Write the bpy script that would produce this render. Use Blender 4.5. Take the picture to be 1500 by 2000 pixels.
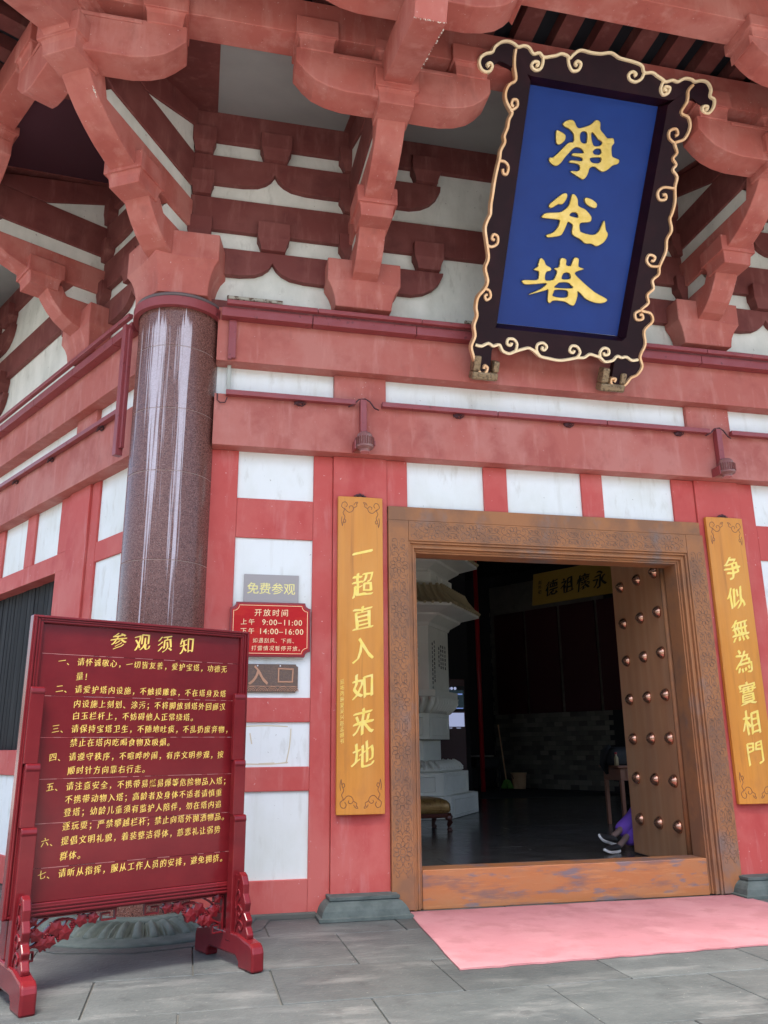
import bpy, bmesh, math, random, json
from mathutils import Matrix, Vector, noise as mnoise
random.seed(7)
PI = math.pi
R_ = math.radians
sc = bpy.context.scene
for o in list(bpy.data.objects): bpy.data.objects.remove(o)

# ---------------------------------------------------------------- camera
cam_d = bpy.data.cameras.new('camera')
cam_d.sensor_fit = 'HORIZONTAL'; cam_d.sensor_width = 36.0
cam_d.lens = 36.0 * 1619.1 / 1500.0
cam_d.clip_start = 0.05; cam_d.clip_end = 2000
cam = bpy.data.objects.new('camera', cam_d); sc.collection.objects.link(cam)
pit, rol, yaw = R_(15.708), R_(-0.509), R_(-12.858)
F = Vector((-math.sin(yaw)*math.cos(pit), math.cos(yaw)*math.cos(pit), math.sin(pit)))
Rv = Vector((math.cos(yaw), math.sin(yaw), 0)); Uv = Rv.cross(F)
R2 = Rv*math.cos(rol)+Uv*math.sin(rol); U2 = -Rv*math.sin(rol)+Uv*math.cos(rol)
m = Matrix((R2, U2, -F)).transposed().to_4x4(); m.translation = Vector((-3.744, -8.195, 1.5))
cam.matrix_world = m
sc.camera = cam

# ---------------------------------------------------------------- daylight
SUN_EL, SUN_AZ = R_(66), R_(200)          # azimuth clockwise from +y: sun stands in front of the doorway
world = bpy.data.worlds.new('World'); sc.world = world; world.use_nodes = True
wn = world.node_tree.nodes; wl = world.node_tree.links
bg = wn['Background']; bg.inputs['Strength'].default_value = 0.13
sky = wn.new('ShaderNodeTexSky'); sky.sky_type = 'NISHITA'; sky.sun_disc = False
sky.sun_elevation = SUN_EL; sky.sun_rotation = SUN_AZ; sky.dust_density = 3.0; sky.air_density = 1.0; sky.ozone_density = 0.6
wl.new(sky.outputs['Color'], bg.inputs['Color'])
sun_d = bpy.data.lights.new('sun', 'SUN'); sun_d.energy = 2.2; sun_d.angle = R_(22); sun_d.color = (1.0, 0.96, 0.9)
sun = bpy.data.objects.new('sun', sun_d); sc.collection.objects.link(sun)
sd = Vector((math.sin(SUN_AZ)*math.cos(SUN_EL), math.cos(SUN_AZ)*math.cos(SUN_EL), math.sin(SUN_EL)))
sun.rotation_euler = sd.to_track_quat('Z', 'Y').to_euler(); sun.location = (0, -20, 30)
sc.view_settings.view_transform = 'Standard'; sc.view_settings.look = 'None'
sc.view_settings.exposure = 1.8; sc.view_settings.gamma = 1.0
sc.view_settings.use_curve_mapping = False

# ---------------------------------------------------------------- materials
def mat(name, col, rough=0.6, metallic=0.0, layers=(), bump=0.0, bscale=40.0, bstretch=(1,1,1), tint=0.0, spec=0.5, rvar=0.0, coat=0.0):
    """layers: (colour, scale, stretch, lo, hi, amount, detail)"""
    mt = bpy.data.materials.new(name); mt.use_nodes = True
    nt = mt.node_tree; N = nt.nodes; Lk = nt.links
    b = N['Principled BSDF']
    b.inputs['Roughness'].default_value = rough; b.inputs['Metallic'].default_value = metallic
    b.inputs['Specular IOR Level'].default_value = spec
    if coat: b.inputs['Coat Weight'].default_value = coat; b.inputs['Coat Roughness'].default_value = 0.12
    tc = N.new('ShaderNodeTexCoord')
    rgb = N.new('ShaderNodeRGB'); rgb.outputs[0].default_value = (*col, 1); cur = rgb.outputs[0]
    rfac = None
    for i, (c, scl, st, lo, hi, amt, det) in enumerate(layers):
        mp = N.new('ShaderNodeMapping'); mp.inputs['Scale'].default_value = [scl*s for s in st]
        mp.inputs['Location'].default_value = (i*3.7, i*1.9, i*5.1)
        Lk.new(tc.outputs['Object'], mp.inputs['Vector'])
        nz = N.new('ShaderNodeTexNoise'); nz.inputs['Scale'].default_value = 1.0; nz.inputs['Detail'].default_value = det
        nz.inputs['Roughness'].default_value = 0.6
        Lk.new(mp.outputs[0], nz.inputs['Vector'])
        rm = N.new('ShaderNodeMapRange'); rm.inputs['From Min'].default_value = lo; rm.inputs['From Max'].default_value = hi
        rm.inputs['To Max'].default_value = amt
        Lk.new(nz.outputs['Fac'], rm.inputs['Value'])
        mx = N.new('ShaderNodeMix'); mx.data_type = 'RGBA'
        Lk.new(rm.outputs[0], mx.inputs[0]); Lk.new(cur, mx.inputs[6]); mx.inputs[7].default_value = (*c, 1)
        cur = mx.outputs[2]
        if rfac is None: rfac = rm.outputs[0]
    if tint:
        oi = N.new('ShaderNodeObjectInfo'); hs = N.new('ShaderNodeHueSaturation')
        mr = N.new('ShaderNodeMapRange'); mr.inputs['To Min'].default_value = 1-tint; mr.inputs['To Max'].default_value = 1+tint
        Lk.new(oi.outputs['Random'], mr.inputs['Value']); Lk.new(mr.outputs[0], hs.inputs['Value']); Lk.new(cur, hs.inputs['Color'])
        cur = hs.outputs[0]
    Lk.new(cur, b.inputs['Base Color'])
    if rvar and rfac is not None:
        rr = N.new('ShaderNodeMapRange'); rr.inputs['To Min'].default_value = rough; rr.inputs['To Max'].default_value = min(1, max(0.02, rough+rvar))
        Lk.new(rfac, rr.inputs['Value']); Lk.new(rr.outputs[0], b.inputs['Roughness'])
    if bump:
        mp = N.new('ShaderNodeMapping'); mp.inputs['Scale'].default_value = [bscale*s for s in bstretch]
        Lk.new(tc.outputs['Object'], mp.inputs['Vector'])
        nz = N.new('ShaderNodeTexNoise'); nz.inputs['Scale'].default_value = 1.0; nz.inputs['Detail'].default_value = 4
        Lk.new(mp.outputs[0], nz.inputs['Vector'])
        bp = N.new('ShaderNodeBump'); bp.inputs['Strength'].default_value = bump; bp.inputs['Distance'].default_value = 0.01
        Lk.new(nz.outputs['Fac'], bp.inputs['Height']); Lk.new(bp.outputs[0], b.inputs['Normal'])
    return mt

V = (1,1,.18)
RED = mat('red_paint', (.45,.128,.102), .68, spec=.3, layers=[((.52,.215,.18),1.5,(1,1,.8),.44,.62,.65,8),((.36,.085,.068),2.3,(1,1,1),.50,.66,.7,6),((.60,.28,.24),7,V,.54,.72,.5,5),((.30,.10,.085),4.5,(1,1,.5),.60,.74,.5,7),((.66,.48,.44),38,(1,1,1),.715,.74,.6,2),((.14,.05,.045),27,(1,1,1),.73,.76,.7,3)], bump=.12, bscale=25)
REDL = mat('red_wall_paint', (.53,.090,.078), .66, spec=.3, layers=[((.59,.17,.145),1.1,(1,1,1),.42,.62,.65,8),((.46,.055,.05),2.4,(1,1,.6),.50,.66,.65,6),((.64,.27,.25),8,V,.56,.74,.4,5),((.68,.42,.40),30,(1,1,1),.72,.745,.6,2)], bump=.1, bscale=30)
DRED = mat('dark_red_paint', (.178,.050,.045), .68, spec=.25, layers=[((.23,.08,.07),2,(1,1,1),.42,.64,.7,7),((.125,.035,.034),3,(1,1,1),.52,.68,.6,6),((.31,.13,.11),9,V,.54,.74,.6,5)], bump=.12, bscale=25)
GUT = mat('gutter_paint', (.27,.048,.052), .42, layers=[((.30,.08,.09),5,(1,1,1),.45,.7,.5,4),((.08,.02,.02),14,(1,1,1),.62,.72,.6,3)], bump=.1)
WHITE = mat('white_plaster', (.80,.83,.81), .75, layers=[((.66,.68,.61),1.6,(1,1,.6),.45,.68,.6,8),((.5,.49,.42),9,(1,1,.3),.58,.74,.5,7),((.60,.60,.54),2.5,(3,3,.35),.56,.70,.4,6),((.25,.24,.2),30,(1,1,1),.745,.77,.6,2)], bump=.08, bscale=18)
WHITEW = mat('weathered_plaster', (.78,.79,.73), .8, layers=[((.46,.48,.42),2.2,(1,1,.6),.4,.72,.65,5),((.28,.27,.22),9,(1,1,.35),.6,.8,.5,5),((.12,.11,.09),22,(1,1,1),.72,.76,.8,2)], bump=.1, bscale=18)
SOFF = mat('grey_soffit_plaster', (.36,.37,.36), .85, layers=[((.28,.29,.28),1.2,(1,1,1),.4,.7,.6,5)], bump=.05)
STONE = mat('paving_stone', (.075,.084,.082), .55, spec=.4, layers=[((.19,.195,.185),1.7,(.6,2.0,1),.53,.64,.6,10),((.045,.05,.05),5,(1,1,1),.56,.66,.6,8),((.115,.125,.12),3,(1,1,1),.4,.7,.6,8),((.05,.056,.058),1.1,(1,1,1),.45,.72,.7,6),((.20,.205,.195),26,(1,1,1),.60,.78,.4,6),((.5,.48,.42),55,(1,1,1),.735,.76,.7,2)], bump=.6, bscale=26, tint=.16, rvar=-.12)
MORT = mat('mortar', (.10,.10,.09), .9, bump=.3)
YARD = mat('courtyard_stone', (.48,.465,.43), .8, layers=[((.54,.52,.47),.8,(1,1,1),.4,.7,.6,5)], bump=.1)
CARV = mat('green_grey_stone', (.075,.095,.09), .75, spec=.2, layers=[((.15,.18,.17),5,(1,1,1),.42,.7,.6,6),((.13,.15,.15),9,(1,1,1),.5,.75,.5,5)], bump=.35, bscale=35)
COP = mat('copper', (.37,.165,.075), .58, .12, spec=.15, layers=[((.24,.13,.08),2.2,(1,1,1),.45,.60,.8,9),((.47,.205,.085),5,(1,1,.3),.5,.75,.5,5),((.19,.18,.18),1.5,(1,1,.6),.58,.68,.7,10)], bump=.05, rvar=.1)
COPS = mat('worn_copper_sill', (.52,.20,.075), .45, .25, layers=[((.50,.26,.13),3,(1,1,3),.4,.7,.5,5),((.25,.15,.13),2.3,(.5,1,2.6),.50,.60,.85,12),((.20,.19,.22),6,(.6,1,2.0),.55,.64,.75,10),((.66,.32,.14),11,(.3,1,3),.56,.70,.5,8)], bump=.08, rvar=.15)
COPD = mat('brushed_copper_door', (.62,.30,.145), .38, .2, layers=[((.72,.42,.24),2.5,(1,3,.12),.4,.7,.6,5),((.42,.20,.11),1.2,(1,1,.4),.45,.7,.6,4)], bump=.06, bscale=60, bstretch=(1,1,.05))
COPB = mat('polished_copper_stud', (.62,.33,.22), .24, .9, layers=[((.4,.2,.13),9,(1,1,1),.5,.8,.5,3)])
PATT = mat('engraved_patina', (.16,.085,.055), .55, .1, layers=[((.27,.17,.12),6,(1,1,1),.4,.7,.7,4)])
BLACKW = mat('black_slats', (.016,.017,.018), .7, spec=.15, layers=[((.045,.045,.045),7,(1,1,.15),.5,.75,.6,6)], bump=.3, bscale=30, bstretch=(1,1,.1), tint=.3)
WOOD = mat('golden_wood', (.66,.265,.04), .38, layers=[((.52,.19,.035),7,(1,1,.06),.42,.68,.8,6),((.70,.33,.08),2.2,(1,1,.35),.45,.75,.6,5),((.34,.11,.03),16,(1,1,.04),.58,.74,.55,4),((.38,.14,.05),3,(1,1,.5),.6,.72,.4,6)], bump=.05, bscale=60, bstretch=(1,1,.05), spec=.3, coat=.06)
WOODE = mat('wood_edge', (.22,.08,.03), .5)
GOLDT = mat('gold_lettering', (.95,.72,.14), .4, .1, layers=[((.95,.78,.28),18,(1,1,1),.4,.7,.7,3)])
GOLD = mat('gold_leaf', (.60,.44,.11), .3, .6, layers=[((.72,.57,.22),9,(1,1,1),.42,.65,.7,5),((.55,.36,.08),5,(1,1,1),.55,.8,.6,5)], bump=.25, bscale=30)
GOLDP = mat('pale_gold_paint', (.70,.42,.22), .38, .45, layers=[((.9,.68,.45),6,(1,1,1),.4,.7,.6,3)])
GOLDQ = mat('cream_gold_paint', (.90,.72,.46), .42, .2)
GOLDS = mat('painted_gold_text', (.74,.53,.12), .5, layers=[((.80,.58,.10),25,(1,1,1),.45,.7,.7,3)])
BLUE = mat('blue_lacquer', (.009,.036,.20), .3, layers=[((.012,.05,.25),1.6,(1,1,1),.4,.7,.6,4)], spec=.18)
LACQ = mat('dark_purple_lacquer', (.014,.0035,.008), .42, spec=.15, layers=[((.032,.007,.012),4,(1,1,1),.45,.75,.6,5)], bump=.06)
BRASS = mat('carved_brass', (.30,.21,.12), .5, .5, layers=[((.12,.08,.05),30,(1,1,1),.5,.6,.8,3)], bump=.9, bscale=50)
SIGNR = mat('deep_red_lacquer', (.125,.008,.012), .24, layers=[((.175,.015,.018),3,(1,1,1),.42,.7,.6,5),((.085,.007,.010),9,(.3,1,1),.5,.75,.4,5)], bump=.05, bscale=16, spec=.3, coat=.06)
SEAM = mat('seam_line', (.42,.18,.17), .6)
HOURR = mat('red_plaque_face', (.50,.010,.012), .4, spec=.2, layers=[((.66,.06,.02),4,(.4,1,2.5),.5,.72,.5,4)])
HOURB = mat('dark_red_plaque_rim', (.25,.008,.016), .32, coat=.2)
GREYP = mat('grey_sign_plate', (.36,.33,.32), .4)
CREAM = mat('cream_lettering', (.93,.74,.42), .5)
YEL = mat('pale_yellow_lettering', (.88,.78,.30), .5)
BRONZ = mat('bronze_plate', (.14,.095,.075), .5, .35, layers=[((.2,.12,.08),40,(1,1,1),.45,.65,.6,3)], bump=.5, bscale=90)
BRONL = mat('copper_lettering', (.50,.26,.16), .4, .4)
CARPET = mat('pink_carpet', (.40,.165,.18), .95, layers=[((.46,.215,.225),1.4,(1,1,1),.45,.62,.7,9),((.33,.13,.14),3.2,(1,1,1),.50,.62,.7,10),((.30,.15,.15),9,(1,1,1),.62,.70,.35,8),((.5,.2,.2),30,(1,1,1),.74,.77,.6,2)], bump=.3, bscale=200)
WIRE = mat('dark_cable', (.07,.02,.025), .6)
RUST = mat('rusty_bracket', (.45,.42,.34), .7, layers=[((.10,.05,.025),22,(1,1,1),.5,.58,.9,4)])
DARKN = mat('dark_roof_board', (.020,.020,.028), .8)
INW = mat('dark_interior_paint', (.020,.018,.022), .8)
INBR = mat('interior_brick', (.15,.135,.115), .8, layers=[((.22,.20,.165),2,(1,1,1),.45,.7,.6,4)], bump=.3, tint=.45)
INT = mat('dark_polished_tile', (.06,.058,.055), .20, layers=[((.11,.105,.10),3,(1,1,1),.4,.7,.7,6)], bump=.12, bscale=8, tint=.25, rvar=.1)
MARB = mat('pale_carved_stone', (.86,.85,.77), .55, layers=[((.76,.75,.67),3,(1,1,1),.42,.7,.6,5)], bump=.1)
TILEY = mat('yellow_stone_tile', (.42,.34,.20), .6)
GILT = mat('gold_brocade', (.34,.19,.06), .35, .35, layers=[((.15,.08,.03),16,(1,1,1),.5,.6,.7,4),((.42,.28,.10),9,(1,1,1),.5,.7,.6,3)], bump=.2)
DWOOD = mat('dark_carved_wood', (.085,.022,.014), .28, coat=.4)
BWOOD = mat('brown_wood', (.24,.09,.05), .4)
BLACK = mat('black_cloth', (.012,.012,.014), .7)
DPAN = mat('dark_maroon_panel', (.06,.005,.010), .6)
SIGNY = mat('ochre_board', (.50,.31,.06), .5)
INK = mat('black_ink', (.01,.01,.01), .5)
BUCK = mat('tan_plastic', (.75,.48,.28), .5)
MOPG = mat('green_mop', (.20,.45,.10), .8)
REDP = mat('red_pole_paint', (.40,.008,.016), .4)
PURP = mat('purple_trousers', (.17,.07,.48), .8, layers=[((.13,.05,.40),5,(1,1,1),.4,.7,.6,4)], bump=.2, bscale=12)
SKIN = mat('skin', (.50,.27,.19), .5)
SOCK = mat('sheer_sock', (.20,.13,.115), .6)
RUBW = mat('white_rubber', (.80,.80,.80), .5)
HAIR = mat('black_hair', (.012,.010,.010), .5)
def emis(name, col, s):
    mt = bpy.data.materials.new(name); mt.use_nodes = True; b = mt.node_tree.nodes['Principled BSDF']
    b.inputs['Base Color'].default_value = (.02,.02,.02,1); b.inputs['Emission Color'].default_value = (*col,1); b.inputs['Emission Strength'].default_value = s
    return mt
SCRW = emis('screen_white', (.32,.36,.55), .30); SCRD = emis('screen_picture', (.03,.06,.08), .10); LAMPR = emis('red_lamp_glow', (1,.05,.03), .5); SCRB = emis('screen_light_blue', (.16,.24,.55), .3)

# polished granite with sky reflection and lime deposits painted in as pale streaks
def granite():
    mt = bpy.data.materials.new('polished_red_granite'); mt.use_nodes = True; nt = mt.node_tree; N = nt.nodes; Lk = nt.links; b = N['Principled BSDF']
    tc = N.new('ShaderNodeTexCoord')
    def nz(scale, st, det, lo, hi):
        mp = N.new('ShaderNodeMapping'); mp.inputs['Scale'].default_value = [scale*s for s in st]; Lk.new(tc.outputs['Object'], mp.inputs['Vector'])
        n = N.new('ShaderNodeTexNoise'); n.inputs['Scale'].default_value = 1; n.inputs['Detail'].default_value = det; Lk.new(mp.outputs[0], n.inputs['Vector'])
        r = N.new('ShaderNodeMapRange'); r.inputs['From Min'].default_value = lo; r.inputs['From Max'].default_value = hi; Lk.new(n.outputs['Fac'], r.inputs['Value']); return r.outputs[0]
    def mix(f, a, bb):
        mx = N.new('ShaderNodeMix'); mx.data_type = 'RGBA'; Lk.new(f, mx.inputs[0])
        for i, v in ((6, a), (7, bb)):
            if isinstance(v, tuple): mx.inputs[i].default_value = (*v, 1)
            else: Lk.new(v, mx.inputs[i])
        return mx.outputs[2]
    vo = N.new('ShaderNodeTexVoronoi'); vo.inputs['Scale'].default_value = 110; Lk.new(tc.outputs['Object'], vo.inputs['Vector'])
    sep = N.new('ShaderNodeSeparateColor'); Lk.new(vo.outputs['Color'], sep.inputs[0])
    c1 = mix(sep.outputs[0], (.10,.038,.031), (.24,.11,.088))
    c2 = mix(nz(150,(1,1,1),2,.62,.7), c1, (.40,.27,.24))
    c3 = mix(nz(90,(1,1,1),2,.60,.68), c2, (.03,.015,.015))
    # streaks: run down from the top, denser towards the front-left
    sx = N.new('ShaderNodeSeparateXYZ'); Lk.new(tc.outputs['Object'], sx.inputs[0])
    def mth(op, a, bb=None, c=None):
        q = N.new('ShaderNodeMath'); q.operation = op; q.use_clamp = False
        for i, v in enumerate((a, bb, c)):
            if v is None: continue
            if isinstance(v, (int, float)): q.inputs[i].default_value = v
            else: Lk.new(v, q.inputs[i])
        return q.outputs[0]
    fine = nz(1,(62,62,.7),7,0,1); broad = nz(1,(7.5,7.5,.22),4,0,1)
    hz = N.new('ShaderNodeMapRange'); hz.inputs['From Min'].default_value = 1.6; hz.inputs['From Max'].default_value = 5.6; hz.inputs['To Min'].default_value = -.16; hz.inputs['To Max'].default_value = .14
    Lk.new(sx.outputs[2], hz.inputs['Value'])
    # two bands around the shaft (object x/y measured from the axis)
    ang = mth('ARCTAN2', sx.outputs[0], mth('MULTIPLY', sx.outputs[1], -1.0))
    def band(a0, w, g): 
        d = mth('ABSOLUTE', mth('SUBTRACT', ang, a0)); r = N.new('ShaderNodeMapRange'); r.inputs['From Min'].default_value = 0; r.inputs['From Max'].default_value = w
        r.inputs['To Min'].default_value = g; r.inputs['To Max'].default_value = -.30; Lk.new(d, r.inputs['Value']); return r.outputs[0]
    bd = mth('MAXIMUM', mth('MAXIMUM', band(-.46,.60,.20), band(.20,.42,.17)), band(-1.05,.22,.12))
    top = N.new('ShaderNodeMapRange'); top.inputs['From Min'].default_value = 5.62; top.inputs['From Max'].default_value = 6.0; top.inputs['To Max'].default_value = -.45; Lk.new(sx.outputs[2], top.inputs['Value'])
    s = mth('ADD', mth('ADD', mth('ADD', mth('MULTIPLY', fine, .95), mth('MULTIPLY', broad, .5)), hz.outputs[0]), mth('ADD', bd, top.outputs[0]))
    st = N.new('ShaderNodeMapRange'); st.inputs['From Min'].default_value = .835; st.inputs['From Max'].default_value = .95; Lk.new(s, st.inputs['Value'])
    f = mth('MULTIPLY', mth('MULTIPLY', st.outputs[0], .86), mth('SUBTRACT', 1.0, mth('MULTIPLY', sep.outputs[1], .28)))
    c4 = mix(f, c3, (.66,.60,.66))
    b.inputs['Specular IOR Level'].default_value = .38
    Lk.new(c4, b.inputs['Base Color'])
    rr = N.new('ShaderNodeMapRange'); rr.inputs['To Min'].default_value = .24; rr.inputs['To Max'].default_value = .35; Lk.new(f, rr.inputs['Value']); Lk.new(rr.outputs[0], b.inputs['Roughness'])
    return mt
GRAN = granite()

# ---------------------------------------------------------------- mesh helpers
class MB:
    def __init__(s): s.v = []; s.f = []
    def add(s, vs, fs):
        n = len(s.v); s.v += [tuple(v) for v in vs]; s.f += [tuple(i+n for i in f) for f in fs]; return s
    def box(s, x0, x1, y0, y1, z0, z1):
        return s.add([(x0,y0,z0),(x1,y0,z0),(x1,y1,z0),(x0,y1,z0),(x0,y0,z1),(x1,y0,z1),(x1,y1,z1),(x0,y1,z1)],
              [(0,3,2,1),(4,5,6,7),(0,1,5,4),(1,2,6,5),(2,3,7,6),(3,0,4,7)])
    def prism(s, pts, ax, c0, c1):
        """2-D outline extruded along ax: 'y' -> pts (x,z); 'x' -> pts (y,z); 'z' -> pts (x,y)"""
        n = len(pts)
        def p(a, b, c): return {'y': (a,c,b), 'x': (c,a,b), 'z': (a,b,c)}[ax]
        vs = [p(a,b,c0) for a,b in pts]+[p(a,b,c1) for a,b in pts]
        fs = [tuple(range(n)), tuple(range(2*n-1, n-1, -1))]+[(i,(i+1)%n,n+(i+1)%n,n+i) for i in range(n)]
        return s.add(vs, fs)
    def loft(s, rings, closed=True, cap=True):
        n = len(rings[0]); vs = [v for r in rings for v in r]; fs = []
        for k in range(len(rings)-1):
            for i in range(n if closed else n-1):
                j = (i+1)%n; fs.append((k*n+i,k*n+j,(k+1)*n+j,(k+1)*n+i))
        if cap and closed: fs += [tuple(range(n-1,-1,-1)), tuple((len(rings)-1)*n+i for i in range(n))]
        return s.add(vs, fs)
    def lathe(s, prof, n=32, c=(0,0,0), cap=True):
        return s.loft([[(c[0]+r*math.cos(2*PI*i/n), c[1]+r*math.sin(2*PI*i/n), c[2]+z) for i in range(n)] for r, z in prof], True, cap)
    def tube(s, pts, r, n=8, radii=None):
        rings = []; pts = [Vector(p) for p in pts]; up = Vector((0,0,1))
        for i, p in enumerate(pts):
            t = (pts[min(i+1,len(pts)-1)]-pts[max(i-1,0)]).normalized()
            a = t.cross(up) if abs(t.z) < .95 else t.cross(Vector((0,1,0)))
            a.normalize(); b2 = a.cross(t); rr = radii[i] if radii else r
            rings.append([p+a*rr*math.cos(2*PI*k/n)+b2*rr*math.sin(2*PI*k/n) for k in range(n)])
        return s.loft(rings)
    def xf(s, M): s.v = [tuple(M @ Vector(v)) for v in s.v]; return s
    def merge(s, o, M=None):
        return s.add([(M @ Vector(v)) if M else v for v in o.v], o.f)
    def mesh(s, name, mats, smooth=False, fix=True):
        me = bpy.data.meshes.new(name); me.from_pydata(s.v, [], s.f)
        if fix:
            bm = bmesh.new(); bm.from_mesh(me); bmesh.ops.recalc_face_normals(bm, faces=bm.faces); bm.to_mesh(me); bm.free()
        for mt in (mats if isinstance(mats, (list, tuple)) else [mats]): me.materials.append(mt)
        if smooth:
            for p in me.polygons: p.use_smooth = True
        me.update(); return me

def link(name, me, parent=None, M=None, bevel=0, smooth_ang=None):
    o = bpy.data.objects.new(name, me); sc.collection.objects.link(o)
    if M is not None: o.matrix_world = M
    if parent is not None:
        o.parent = parent
        o.matrix_parent_inverse = Matrix.Identity(4) if M is None else parent.matrix_world.inverted()
        if M is not None: o.matrix_basis = M
    if bevel:
        md = o.modifiers.new('bevel', 'BEVEL'); md.width = bevel; md.segments = 2; md.limit_method = 'ANGLE'; md.angle_limit = R_(35); md.harden_normals = False
    return o
def put(name, mb, mt, parent=None, M=None, bevel=0, smooth=False, label=None, kind=None):
    """world/local-space mesh as one object; with a parent the coordinates are the parent's own"""
    o = link(name, mb.mesh(name, mt, smooth), parent, M, bevel)
    if label: o['label'] = label
    if kind: o['kind'] = kind
    return o
def empty(name, M=None, parent=None):
    o = bpy.data.objects.new(name, None); sc.collection.objects.link(o); o.empty_display_size = .1
    if M is not None: o.matrix_world = M; o.matrix_basis = M
    if parent: o.parent = parent
    return o
def T(x, y, z): return Matrix.Translation((x, y, z))
def RZ(d): return Matrix.Rotation(R_(d), 4, 'Z')
def thing(name, label, cat, M=None, group=None):
    o = empty(name, M if M is not None else Matrix.Identity(4)); o['label'] = label; o['category'] = cat
    if group: o['group'] = group
    return o
def tag(o, label, cat, group=None):
    o['label'] = label; o['category'] = cat
    if group: o['group'] = group
    return o

def crom(pts, k=4, closed=False):
    P = [Vector((*p, 0) if len(p) == 2 else p) for p in pts]; n = len(P); out = []
    rng = n if closed else n-1
    for i in range(rng):
        if closed: a, b, c, d = P[(i-1)%n], P[i], P[(i+1)%n], P[(i+2)%n]
        else: a, b, c, d = P[max(i-1,0)], P[i], P[i+1], P[min(i+2,n-1)]
        for j in range(k):
            t = j/k; out.append(.5*((2*b)+(c-a)*t+(2*a-5*b+4*c-d)*t*t+(3*b-a-3*c+d)*t**3))
    if not closed: out.append(P[-1])
    return out
def ribbon(mb, pts, w, n0, n1, plane, k=4, closed=False, taper=False):
    """strip of width w following pts (a,b) standing from n0 to n1; plane(a,b,n) -> point"""
    c = crom(pts, k, closed); n = len(c); rings = []
    for i in range(n):
        t = (c[(i+1)%n if closed else min(i+1,n-1)]-c[(i-1)%n if closed else max(i-1,0)])
        if t.length < 1e-7: t = Vector((1,0,0))
        t.normalize(); s = Vector((-t.y, t.x, 0))
        ww = w/2
        if taper: ww *= max(.25, min(1, 4*(n-1-i)/(n-1)))
        l, r = c[i]+s*ww, c[i]-s*ww; l2, r2 = c[i]+s*ww*.6, c[i]-s*ww*.6
        mid = n0+(n1-n0)*.6
        rings.append([plane(l.x,l.y,n0), plane(l.x,l.y,mid), plane(l2.x,l2.y,n1), plane(r2.x,r2.y,n1), plane(r.x,r.y,mid), plane(r.x,r.y,n0)])
    if closed: rings.append(rings[0])
    mb.loft(rings, True, not closed)

# glyphs from the built-in font
_g = {}
def glyph(ch, off=0.0, ext=0.0):
    key = (ch, off, ext)
    if key not in _g:
        c = bpy.data.curves.new('glyph', 'FONT'); c.body = ch; c.size = 1.0; c.offset = off; c.extrude = ext; c.resolution_u = 3
        o = bpy.data.objects.new('glyph', c); sc.collection.objects.link(o)
        bpy.context.view_layer.update()
        dg = bpy.context.evaluated_depsgraph_get()
        me = bpy.data.meshes.new_from_object(o.evaluated_get(dg))
        vs = [tuple(v.co) for v in me.vertices]; fs = [tuple(p.vertices) for p in me.polygons]
        bpy.data.objects.remove(o); bpy.data.curves.remove(c); bpy.data.meshes.remove(me)
        _g[key] = (vs, fs)
    return _g[key]
def text(mb, ch, a, b, size, plane, n0, ext=.001, off=.0, sx=1.0, shear=0.0, rough=0.0, cx=.5, cy=.38, nib=None):
    """one character with its middle at (a,b)"""
    vs, fs = glyph(ch, off, 1.0 if ext else 0.0)
    out = []
    for x, y, z in vs:
        if rough:
            q = Vector((x*3.1+ord(ch)%17, y*3.1, 0)); x += rough*mnoise.noise(q); y += rough*mnoise.noise(q+Vector((9,4,2)))
        u = (x-cx)*sx*size; v = (y-cy)*size + shear*u
        out.append(plane(a+u, b+v, n0+(z+1)*.5*ext))
    if not nib: mb.add(out, fs); return
    for k in (-1, 0, 1):          # a broad nib: copies of the thin outline drawn side by side
        out = []
        for x, y, z in vs:
            q = Vector((x*3.1+ord(ch)%17, y*3.1, 0)); x2 = x+rough*mnoise.noise(q)+k*nib[0]; y2 = y+rough*mnoise.noise(q+Vector((9,4,2)))+k*nib[1]
            u = (x2-cx)*sx*size; v = (y2-cy)*size + shear*u
            out.append(plane(a+u, b+v, n0+(z+1)*.5*ext+k*.0003))
        mb.add(out, fs)
# ================================================================ SETTING
def struct(name, mb, mt, **k):
    o = put(name, mb, mt, **k); o['kind'] = 'structure'; return o
L = 4.151; W2_ = 2*L; S60 = math.sin(PI/3)
MA = T(-L, 0, 0)
MBF = T(-2*L, W2_*S60, 0) @ RZ(-60)
MC = T(L, 0, 0) @ RZ(60)

struct('ground', MB().box(-400, 400, -400, 400, -.5, -.06), YARD)
def belt():
    # unseen trees behind the camera, added and sized to cut light from the horizon
    mb = MB(); random.seed(3); n = 90; rings = []
    for i in range(n+1):
        a = R_(170+200*i/n); cs = math.cos(a), math.sin(a)
        h = 7.2+1.4*mnoise.noise(Vector((i*.35, 0, 1)))+1.2*mnoise.noise(Vector((i*1.3, 4, 1)))
        ring = []
        for j, f in enumerate((0, .15, .35, .55, .75, .9, 1.0)):
            r = 24+1.5*mnoise.noise(Vector((i*.6, j*1.7, 3)))+(.8 if j == 0 else 0)+3*f*f
            ring.append((r*cs[0], -4+r*cs[1], h*f-.06))
        rings.append(ring)
    mb.loft(rings, False, False); random.seed(7)
    return mb
o = put('added_tree_belt', belt(), mat('added_dark_foliage', (.045,.065,.03), .8, layers=[((.02,.03,.014),1.5,(1,1,1),.45,.6,.8,6)], bump=.8, bscale=2)); o['kind'] = 'stuff'
pave = struct('pavement', MB().box(-16, 16, -6.2, 9, -.06, -.014), MORT)
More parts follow.
